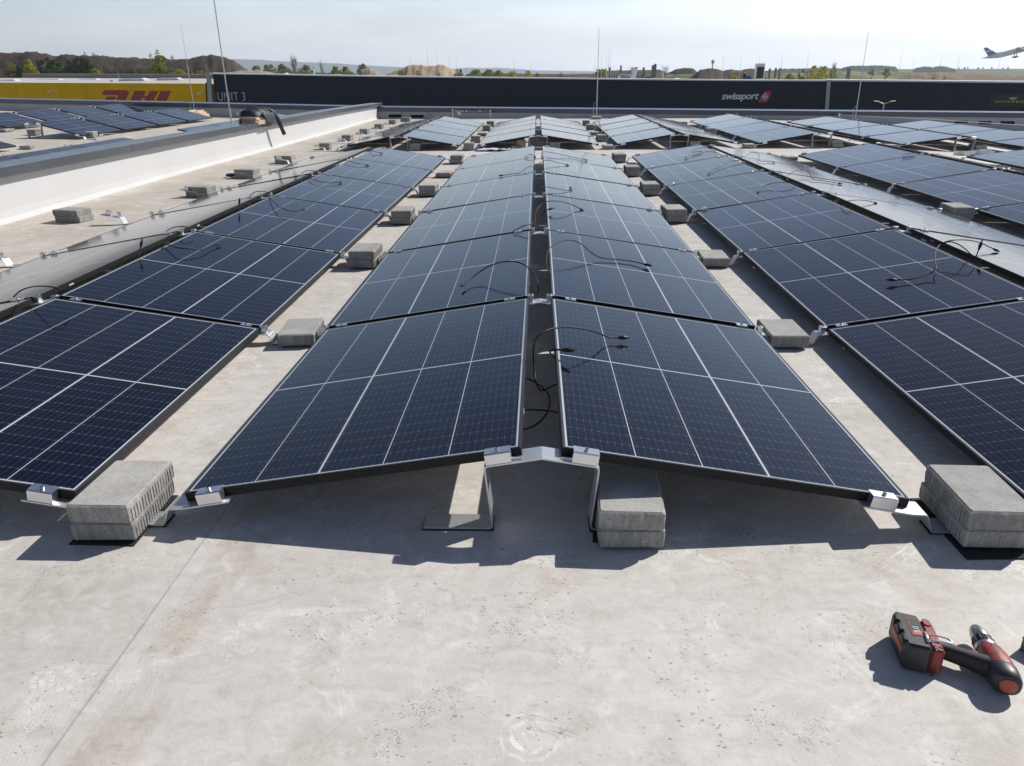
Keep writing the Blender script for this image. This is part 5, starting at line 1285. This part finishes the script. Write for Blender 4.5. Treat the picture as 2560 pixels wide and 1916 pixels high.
M_SAND = mat_earth('sand_heap', (.44, .32, .20), (.64, .50, .34), .14)
M_SPOIL = mat_earth('pale_spoil', (.36, .32, .25), (.46, .41, .33), .12)
M_BROWN = mat_earth('brown_spoil', (.085, .070, .056), (.17, .14, .11), .08)
M_FIELD = mat_earth('grass_field', (.11, .135, .05), (.17, .185, .08), .03, (.26, .215, .14))
M_HILL = mat_earth('far_hill', (.02, .04, .065), (.035, .06, .085), .004)  # blue of the distant haze mixed into the hill colour
M_WOODS = mat_earth('far_wood', (.030, .055, .030), (.055, .085, .04), .02)
ridge('earth_bank', [(-700, 140), (-500, 130), (-300, 136), (-120, 133), (0, 130), (72, 127), (116, 132), (133, 137.6), (162, 134), (202, 136), (249, 137.6), (289, 140.5), (362, 143.4), (440, 145), (477, 144), (490, 140), (503, 136), (516, 138), (530, 133.5), (545, 138), (560, 141), (579, 148), (598, 160), (616, 172), (637, 181), (660, 190)], 330, 60, M_EARTH, .75, 4, 1, 26, None, 'long dark brown earth bank behind the yellow warehouse', 'earth bank')
ridge('earth_bank', [(250, 186), (290, 172), (330, 163), (365, 161), (400, 166), (440, 180), (470, 196)], 262, 30, M_EARTH, .6, 4, 9, 18, None, 'lower dark earth bank in front of the long brown one', 'earth bank')
ridge('gravel_heap', [(540, 190), (560, 181), (600, 174.5), (640, 172.5), (665, 176), (690, 183), (720, 190)], 300, 26, M_SPOIL, .4, 4, 2, 16, None, 'low pale spoil heap at right foot of the dark bank', 'spoil heap')
ridge('sand_heap', [(935, 196), (953, 187), (975, 180), (1000, 170), (1025, 161), (1036, 158.3), (1045, 160.5), (1052, 158.8), (1070, 163), (1090, 160.8), (1098, 158.5), (1110, 161), (1125, 170), (1145, 183), (1165, 192), (1175, 197)], 340, 40, M_SAND, .5, 2.5, 3, 24, None, 'large tan sand heap with a double crest beyond the warehouse', 'sand heap')
ridge('gravel_heap', [(868, 194), (890, 183), (905, 172), (922, 167), (935, 172), (950, 182), (975, 192)], 390, 30, M_SPOIL, .3, 2.5, 4, 16, None, 'small grey gravel cone left of the sand heap', 'gravel heap')
ridge('earth_bank', [(1150, 196), (1170, 183), (1190, 181), (1250, 181.5), (1320, 183.5), (1420, 184), (1500, 183), (1512, 175), (1560, 174), (1620, 174), (1650, 172.5), (1665, 181), (1700, 190), (1720, 197)], 520, 70, M_BROWN, .5, 4, 5, 18, None, 'flat brown bank carrying concrete pillars in the middle distance', 'earth bank')
ridge('earth_bank', [(1640, 192), (1668, 182), (1692, 171), (1720, 168.5), (1733, 170), (1745, 180), (1765, 192)], 560, 40, M_EARTH, .45, 3, 6, 18, None, 'dark rounded earth heap behind the green field strip', 'earth bank')
ridge('earth_bank', [(1715, 200), (1735, 186), (1750, 173), (1768, 170), (1782, 168.5), (1796, 171), (1806, 176), (1815, 172.5), (1830, 171), (1848, 174.5), (1866, 170.5), (1880, 168.5), (1895, 173), (1910, 186), (1930, 202)], 420, 45, M_BROWN, .7, 3, 7, 22, None, 'brown lumpy spoil bank left of the air conditioning unit', 'earth bank')
ridge('earth_bank', [(2225, 204), (2255, 190), (2285, 181), (2312, 177.5), (2325, 180), (2350, 178), (2400, 181), (2460, 184), (2560, 187), (2680, 189), (2760, 204)], 360, 50, mat_earth('mixed_spoil', (.25, .185, .145), (.40, .325, .26), .16), .6, 4, 8, 22, None, 'reddish rubble bank below the airliner at the right', 'rubble bank')
ridge('grass_slope', [(1645, 198), (1665, 186.5), (1700, 184), (1760, 183.5), (1800, 186), (1830, 195)], 470, 30, M_FIELD, .1, 4, 12, 8, 'structure')
ridge('field', [(1890, 202), (1915, 184), (1960, 182.5), (2010, 183), (2060, 180), (2110, 177), (2200, 178), (2280, 181), (2330, 186), (2400, 198)], 700, 160, M_FIELD, .08, 5, 13, 12, 'structure', jag=.1)
ridge('upland', [(1900, 178), (1960, 175), (2050, 174), (2115, 173.5), (2300, 173), (2560, 172.4), (2900, 171.5)], 1700, 500, mat_earth('far_upland', (.12, .145, .085), (.16, .18, .115), .01), .05, 8, 14, 10, 'structure', jag=.08)
ridge('wooded_hill', [(2100, 174), (2112, 168), (2130, 165), (2180, 163.6), (2215, 164.5), (2235, 167), (2250, 173.5)], 1500, 120, M_WOODS, .3, 1.6, 15, 12, 'structure', jag=.6)
ridge('wooded_hill', [(2280, 173), (2296, 169), (2310, 167), (2330, 167.5), (2350, 165.5), (2366, 166), (2376, 170), (2395, 173)], 1450, 100, M_WOODS, .5, 1.6, 16, 12, 'structure', jag=.9)
ridge('wooded_hill', [(1895, 179), (1930, 176), (1960, 172.5), (2000, 171.5), (2060, 170), (2090, 171), (2130, 173)], 1600, 100, M_WOODS, .35, 1.6, 17, 10, 'structure', jag=.5)
ridge('hills', [(540, 148), (600, 148), (640, 149), (700, 153), (760, 155.5), (840, 158.5), (900, 163), (960, 166), (1010, 168.5), (1080, 172), (1180, 173), (1240, 172), (1330, 176), (1450, 178), (1600, 182)], 9000, 1500, M_HILL, .10, 6, 18, 10, 'structure', jag=.12)
ridge('hills', [(1120, 178), (1140, 170.5), (1170, 169), (1220, 170.2), (1240, 168.8), (1290, 172), (1340, 176)], 10500, 600, M_HILL, .10, 6, 19, 8, 'structure', jag=.12)
ridge('treeline', [(560, 190), (600, 184), (700, 181), (830, 182), (900, 184), (960, 190)], 620, 40, M_WOODS, .6, 1.6, 20, 10, 'structure', jag=1.3)

# ------------------------------------------------------------------ trees and shrubs
LEAF = {'dark': mat_leaf('dark_foliage', (.045, .085, .03), (.10, .16, .05)), 'light': mat_leaf('light_foliage', (.20, .25, .06), (.36, .40, .11)), 'yellow': mat_leaf('yellow_foliage', (.38, .35, .06), (.54, .49, .10)), 'olive': mat_leaf('olive_foliage', (.23, .225, .095), (.38, .355, .16)), 'grey': mat_leaf('budding_foliage', (.25, .24, .19), (.36, .345, .26))}
def tree(u, vtop, wpx, D, kind, label, name='tree', squat=.85, dens=1.0, base=None, group=None, cat=None, bare=False):
    top = ony(u, vtop, D); k = pxm(top); H = top.z-(-10.2 if base is None else ony(u, base, D).z); W2 = wpx*k/2
    o = empty(name, Vector((top.x, top.y, top.z-H)), label, cat or ('shrub' if name == 'shrub' else 'tree'), group)
    q = random.Random(int(u*13+vtop*7)); cr_h = min(H*.92, max(W2*2*squat, H*.35) if not bare else H*.6)
    zc = H-cr_h
    tm = MB(); r0 = max(.09, H*.018)
    tm.tube([(0, 0, 0), (q.uniform(-.02, .02)*H, 0, H*.4), (q.uniform(-.03, .03)*H, q.uniform(-.02, .02)*H, H*.72)], [r0, r0*.75, r0*.35], 7)
    br = []
    for i in range(22 if bare else 9):
        z0 = zc*.6+(H-zc*.6)*q.uniform(.05, .75); a = q.uniform(0, 6.283); l = W2*q.uniform(.45, .98); up = cr_h*q.uniform(.18, .42)
        p0 = Vector((0, 0, z0)); p1 = p0+Vector((math.cos(a)*l*.5, math.sin(a)*l*.5, up*.6)); p2 = p0+Vector((math.cos(a)*l*.9, math.sin(a)*l*.9, min(up*1.3, H-z0)))
        tm.tube([p0, p1, p2], [r0*.38, r0*.25, r0*.10], 5); br += [p1, p2]
        if bare:
            for _ in range(7):
                s = p1.lerp(p2, q.uniform(0, 1)); e = s+Vector((q.uniform(-1, 1)*W2*.35, q.uniform(-1, 1)*W2*.35, q.uniform(.05, .3)*cr_h)); tm.tube([s, e], [r0*.12, r0*.05], 4)
    tm.build('trunk', M_TWIG if bare else M_BARK, o)
    # crown: leaf cards in many uneven clumps
    cm = MB(); clumps = []
    for i in range(int(26*dens)):
        while True:
            x, y, z = q.uniform(-1, 1), q.uniform(-1, 1), q.uniform(-1, 1)
            if x*x+y*y+z*z < 1: break
        sh = 1-.35*max(0, z)
        clumps.append((Vector((x*W2*.80*sh, y*W2*.80*sh, zc+cr_h*.5+z*cr_h*.44)), q.uniform(.16, .36)*W2))
    for i in range(4): clumps.append((Vector((q.uniform(-.3, .3)*W2, q.uniform(-.3, .3)*W2, H-cr_h*.08*q.random())), .18*W2))
    ls = max(W2*.085, k*.75); n = int((6 if bare else 46)*dens)
    for c, r in clumps:
        for _ in range(n):
            d = Vector((q.gauss(0, 1), q.gauss(0, 1), q.gauss(0, .9))); d = d.normalized()*r*q.random()**.45
            p = c+d; a = Vector((q.uniform(-1, 1), q.uniform(-1, 1), q.uniform(-1, 1))).normalized(); b = a.orthogonal().normalized(); e = ls*q.uniform(.6, 1.35)
            cm.add([p-a*e, p+b*e*.6, p+a*e, p-b*e*.6], [(0, 1, 2, 3)])
    cm.build('crown', LEAF[kind], o)
    return o
TG = 'trees and shrubs beyond the warehouses'
for i, (u, v, w, D, kd, lab, nm, sq) in enumerate((
    (390, 144, 64, 240, 'light', 'large rounded light green tree before the dark bank', 'tree', 1.3), (68, 151, 34, 238, 'yellow', 'yellow-green poplar bush at far left before the bank', 'tree', 2.0), (84, 170, 26, 236, 'yellow', 'low yellow bush at right foot of the far left poplar bush', 'shrub', 1.2), (26, 160, 40, 245, 'olive', 'olive bush at the left photo edge before the bank', 'shrub', 1.4), (48, 168, 26, 244, 'dark', 'dark shrub between the olive bush and the yellow poplar bush', 'shrub', 1.3),
    (104, 154, 46, 250, 'dark', 'dark green tree right of the yellow poplar bush', 'tree', 1.6), (128, 148, 46, 252, 'dark', 'dark green tree with high top, second in the dark belt', 'tree', 1.7), (152, 158, 48, 249, 'dark', 'dark green tree with dipping top, third in the dark belt', 'tree', 1.5), (178, 152, 46, 253, 'dark', 'dark green tree fourth in the dark belt', 'tree', 1.6), (203, 143, 46, 252, 'dark', 'tallest dark green tree near right end of the dark belt', 'tree', 1.8), (218, 152, 30, 250, 'dark', 'last slim dark green tree of the dark belt', 'tree', 2.0), (236, 174, 30, 235, 'yellow', 'small yellow bush right of the dark belt', 'shrub', 1.1),
    (424, 172, 34, 238, 'olive', 'olive shrub right of the rounded light tree', 'shrub', 1.2), (450, 177, 38, 236, 'yellow', 'yellow shrub below the crest of the dark bank', 'shrub', 1.0), (475, 180, 26, 236, 'olive', 'low olive shrub between two yellow shrubs', 'shrub', 1.0), (497, 180, 28, 236, 'yellow', 'yellow shrub close to the navy warehouse corner', 'shrub', 1.0))):
    tree(u, v, w*1.25, D, kd, lab, nm, sq*.9, 1.7, None, TG)
for u, v, w, kd, lab in ((392, 124, 26, 'grey', 'bare budding tree on top of dark bank above the round green tree'), (212, 129, 20, 'grey', 'small bare tree on the bank crest above the dark belt'), (375, 133, 14, 'grey', 'low bare shrub on the bank crest at left of the bare tree'), (232, 130, 12, 'grey', 'tiny bare shrub on the bank crest right of small bare tree'), (430, 138, 16, 'grey', 'low bare shrub on the bank crest near its dip')):
    tree(u, v+2, w*.8, 332, kd, lab, 'tree', .9, .35, 150, TG)
for u, v, w, D, kd, sq, bare, lab in ((733, 148, 26, 420, 'grey', 1.2, True, 'tall bare tree against the blue hills'), (672, 166, 40, 430, 'olive', .6, False, 'olive thicket left of the tall bare tree'), (706, 165, 44, 440, 'olive', .6, False, 'wide olive thicket just left of the tall bare tree'), (640, 166, 26, 450, 'light', .6, False, 'pale green thicket above the pale spoil heap'), (765, 168, 48, 440, 'grey', .6, False, 'grey thicket right of the tall bare tree'), (805, 163, 20, 400, 'olive', .8, True, 'small round bare tree right of the grey thicket'), (838, 169, 34, 380, 'light', .7, False, 'light green willow thicket, left part'), (862, 170, 34, 380, 'olive', .7, False, 'olive willow thicket left of the gravel cone'), (905, 163, 36, 470, 'grey', .6, False, 'misty grey tree behind the gravel cone'), (1002, 178, 22, 320, 'olive', .6, False, 'low olive shrub before left flank of sand heap'), (1046, 178, 18, 320, 'olive', .6, False, 'low olive shrub before the middle of sand heap'), (1147, 175, 26, 330, 'light', .8, False, 'light green shrub at right end of sand heap'), (1190, 179, 46, 480, 'light', .5, False, 'light green hedge tree right of sand heap'), (1222, 178, 40, 480, 'olive', .5, False, 'olive hedge tree farther right of sand heap'), (1247, 179, 34, 480, 'light', .5, False, 'pale hedge tree left of the short thin rod'), (1280, 181, 30, 460, 'yellow', .5, False, 'yellowish shrub below the far brown bank'), (1318, 178, 20, 440, 'yellow', .8, False, 'small yellow tree left of the tall middle rod'), (1345, 184, 18, 440, 'olive', .6, False, 'low olive shrub right of the small yellow tree'), (1400, 187, 34, 440, 'olive', .5, False, 'low olive shrub row left of the tall middle rod'),
    (1500, 176, 30, 380, 'olive', .7, False, 'olive shrub right of the tall middle rod'), (1512, 174, 20, 378, 'yellow', .8, False, 'yellow shrub left of the silver ducts'), (1664, 168, 26, 480, 'grey', .7, True, 'bare tree right of the concrete pillars'), (1838, 181, 18, 300, 'yellow', .8, False, 'yellow-green shrub left of the crouching worker'), (1975, 186, 22, 320, 'olive', .6, False, 'low olive shrub left of the standing worker'), (2012, 175, 30, 340, 'olive', .9, False, 'olive poplar just right of the standing worker'), (2036, 165, 28, 345, 'yellow', 1.2, False, 'tall yellow-green poplar, left one of two'), (2058, 168, 34, 350, 'yellow', 1.0, False, 'tall yellow-green poplar, right one of two'), (2086, 169, 20, 340, 'light', 1.3, False, 'slim green poplar left of the corner strip'), (2085, 161, 26, 460, 'grey', .8, True, 'bare round tree behind the slim poplar'), (2217, 173, 20, 600, 'olive', .7, False, 'round olive bush below the wooded hill'), (2182, 175, 16, 620, 'olive', .6, False, 'small olive bush on the green field'), (2336, 194, 26, 300, 'yellow', .5, False, 'small yellow shrub on the rubble bank'), (2362, 193, 16, 300, 'yellow', .6, False, 'tiny yellow shrub right on the rubble bank')):
    tree(u, v, w*(1 if bare else 1.3), D, kd, lab, 'shrub' if 'shrub' in lab or 'thicket' in lab or 'bush' in lab else 'tree', sq*1.1, 1.0, None, TG, None, bare)
for i, u in enumerate((2398, 2412, 2420, 2446, 2458, 2480, 2508, 2520)):
    tree(u, 169.5-(i % 3)*.7, 5+(i % 2)*2, 1650, 'dark', 'far field tree on the misty skyline below the airliner', 'tree', .8, .35, 174, 'far field trees on the misty skyline', 'tree')

# radar tower, concrete pillars
o = empty('radar_tower', ony(1781, 170, 800), 'slim grey tower with a round radar ball on top', 'tower'); k = pxm(ony(1781, 170, 800))
mb = MB(); mb.tube([(0, 0, -12), (0, 0, 10*k)], [1.6*k, 1.3*k], 8); mb.build('shaft', M_EWALL, o)
mb = MB(); n = 14; mb.loft([[(4.2*k*math.sin(a)*math.cos(q), 4.2*k*math.sin(a)*math.sin(q), 14.5*k-4.2*k*math.cos(a)) for q in [2*math.pi*i/n for i in range(n)]] for a in [.25+i*(math.pi-.4)/8 for i in range(9)]]); mb.build('ball', M_EWALL, o, smooth=True)
mb = MB(); mb.tube([(0, 0, 9*k), (0, 0, 10.5*k)], [3.2*k, 3.4*k], 12); mb.build('platform', M_GALV, o)
M_PIL = simple('weathered_pillar', (.20, .18, .16), .9, 0, .15, .4)
for u, v0, v1, w, lab in ((1524.5, 176, 169.5, 5, 'low concrete block at left end of the brown bank'), (1552, 176, 164.3, 4, 'narrow pointed concrete pillar on the brown bank'), (1609, 178, 169.5, 5, 'low concrete block right of the ducts'), (1631.5, 180, 164.5, 5, 'concrete pillar, shorter of the pair on the bank'), (1637.5, 180, 161.5, 5.5, 'tallest concrete pillar of the pair on the bank'), (1924, 179, 172.5, 4.5, 'dark concrete block left of three beyond the air conditioner'), (1939, 178, 170.5, 4.5, 'pointed concrete block in middle of three beyond the air conditioner'), (1950, 178, 171.5, 6, 'wide concrete block right of three beyond the air conditioner'), (2122, 177, 171.5, 7, 'small dark hut on the green field')):
    p = ony(u, v0, 505 if u < 1700 else 620); k = pxm(p); o = empty('concrete_pillar', p, lab, 'pillar', 'concrete pillars and blocks far off'); q = (v0-v1)*k
    mb = MB(); tp = .45 if 'pointed' in lab else .9; mb.loft([[(x*w*k/2, y*w*k/2, -6) for x, y in ((-1, -1), (1, -1), (1, 1), (-1, 1))], [(x*w*k/2, y*w*k/2, q*.7) for x, y in ((-1, -1), (1, -1), (1, 1), (-1, 1))], [(x*w*k/2*tp, y*w*k/2*tp, q) for x, y in ((-1, -1), (1, -1), (1, 1), (-1, 1))]]); mb.build('shaft', M_PIL, o)
    mb = MB(); mb.cbox(-w*k*.56, w*k*.56, -w*k*.56, w*k*.56, q*.70, q*.78, .05*k); mb.build('ledge', M_PIL, o)

# floodlight post and bits
for u, v0, v1, lab in ((1657, 201, 177, 'pale floodlight post on navy roof right of the ducts'), (2184, 206, 182, 'pale floodlight post on right warehouse roof'), (786, 190, 171, 'white and blue marker post on navy roof')):
    p = rt(u, v0, 5); k = pxm(p); o = empty('floodlight_post', p, lab, 'post'); H = (v0-v1)*k
    mb = MB(); mb.tube([(0, 0, 0), (0, 0, H)], .10, 8); mb.build('pole', M_WHITE if u < 1000 else M_GALV, o)
    mb = MB(); mb.cbox(-1.4*k, 1.4*k, -.2, .2, H-3*k, H, .04); mb.build('lamp_box', M_BLUE if u < 1000 else M_WHITE, o)
o = empty('guard_rail', rt(1400, 200.5, 3), 'low dark guard rail with short posts left of the silver ducts', 'rail'); k = pxm(rt(1400, 200.5, 3))
mb = MB(); a = FT*(-16*k); b_ = FT*(140*k); mb.tube([a+Vector((0, 0, 3*k)), b_+Vector((0, 0, 2.2*k))], .5*k, 5); mb.build('rail', M_RUB, o)
for du, h in ((14, 9), (64, 6), (75, 7), (126, 8), (135, 6), (141, 7)):
    mb = MB(); q = FT*(du*k); mb.tube([q, q+Vector((0, 0, h*k))], .9*k, 6); mb.build('post', M_RUB, o)

# ------------------------------------------------------------------ airliner climbing out at the right
M_AIR = simple('airliner_white', (.80, .82, .85), .35, 0, .04, .1); M_AIRW = simple('airliner_hazed_grey', (.50, .54, .60), .4, 0, .05, .1)  # wing grey lightened to carry some of the distance haze
M_FINB = simple('airliner_fin_blue', (.10, .17, .38), .4, 0, .1, .1); M_FINR = simple('airliner_fin_dark', (.20, .09, .16), .4, 0, .1, .1); M_ENG = simple('engine_grey', (.55, .55, .60), .4, 0, .08, .1)
def airliner():
    c = CP+ray(2466, 147)*830; rt_ = _r; up = Vector((0, 0, 1))
    fx = (Vector((_r.x, _r.y, 0)).normalized()*math.cos(R(14.5))+up*math.sin(R(14.5))); fz = (up-fx*up.dot(fx)).normalized(); fy = fz.cross(fx)
    M = Matrix(((fx.x, fy.x, fz.x, c.x), (fx.y, fy.y, fz.y, c.y), (fx.z, fy.z, fz.z, c.z), (0, 0, 0, 1))) @ Matrix.Rotation(R(-7), 4, 'Z') @ Matrix.Rotation(R(-6), 4, 'X')
    o = empty('airliner', M, 'white airliner with blue and dark tail fin climbing at right edge of the sky', 'airplane')
    n = 16; body = MB()
    body.loft([[(x, r*math.cos(q), zc+r*math.sin(q)) for q in [2*math.pi*i/n for i in range(n)]] for x, r, zc in ((-3, .35, 1.3), (0, .9, 1.1), (6, 1.9, .5), (12, 2.6, .1), (17, 2.85, 0), (52, 2.85, 0), (57, 2.5, -.2), (61, 1.5, -.6), (63, .4, -.9))])
    b = body.build('fuselage', M_AIR, o, smooth=True)
    def surf(mb, pts, th):          # pts: root LE, root TE, tip TE, tip LE
        P = [Vector(p) for p in pts]; nn = (P[1]-P[0]).cross(P[3]-P[0]).normalized()
        mb.loft([[p+nn*th*w for p, w in zip(P, (.5, .3, .1, .15))], [p-nn*th*w for p, w in zip(P, (.5, .3, .1, .15))]])
    for s in (-1, 1):
        mb = MB(); surf(mb, [(38, s*2.4, -1.4), (27, s*2.4, -1.6), (17.5, s*29, 3.6), (20, s*29, 3.6)], 1.3); w = mb.build('wing', M_AIRW, o)
        for yy, xx in ((9.5, 35), (18, 30)):
            mb = MB(); mb.loft([[(xx+a, s*yy+r*math.cos(q), -2.6+r*math.sin(q)+.1*yy) for q in [2*math.pi*i/12 for i in range(12)]] for a, r in ((-2.5, .6), (-1, 1.1), (2.5, 1.35), (4, 1.2))]); mb.build('engine', M_ENG, w, smooth=True)
        mb = MB(); surf(mb, [(7, s*1.2, .9), (1, s*1.2, .9), (-2.5, s*9.5, 1.8), (-.5, s*9.5, 1.8)], .6); mb.build('tailplane', M_AIRW, o)
        mb = MB(); mb.tube([(29, s*2.2, -2.4), (28.6, s*2.6, -5.6)], .35, 8)
        for d in (-1.2, 0, 1.2): mb.tube([(28.4+d, s*2.0, -6.0-d*.35), (28.4+d, s*3.4, -6.0-d*.35)], .7, 10)
        mb.build('landing_gear', M_RUB, o)
    mb = MB(); surf(mb, [(11, 0, 2.2), (2, 0, 1.8), (-2.2, 0, 11.5), (1.2, 0, 11.5)], .7); f = mb.build('tail_fin', M_FINB, o)
    mb = MB()
    for s in (-1, 1): surf(mb, [(8.6, s*.37, 4.4), (1.8, s*.37, 3.2), (.6, s*.33, 5.2), (7.4, s*.33, 5.7)], .12)
    mb.build('fin_stripe', M_FINR, f)
    mb = MB()
    for s in (-1, 1): surf(mb, [(6.2, s*.31, 6.8), (-.2, s*.31, 6.4), (-.9, s*.26, 8.2), (5.0, s*.26, 8.0)], .12)
    mb.build('fin_band', M_AIR, f)
airliner()
make_haze()
for me in list(bpy.data.meshes):
    if me.users == 0: bpy.data.meshes.remove(me)
for o in list(STONES):
    pass
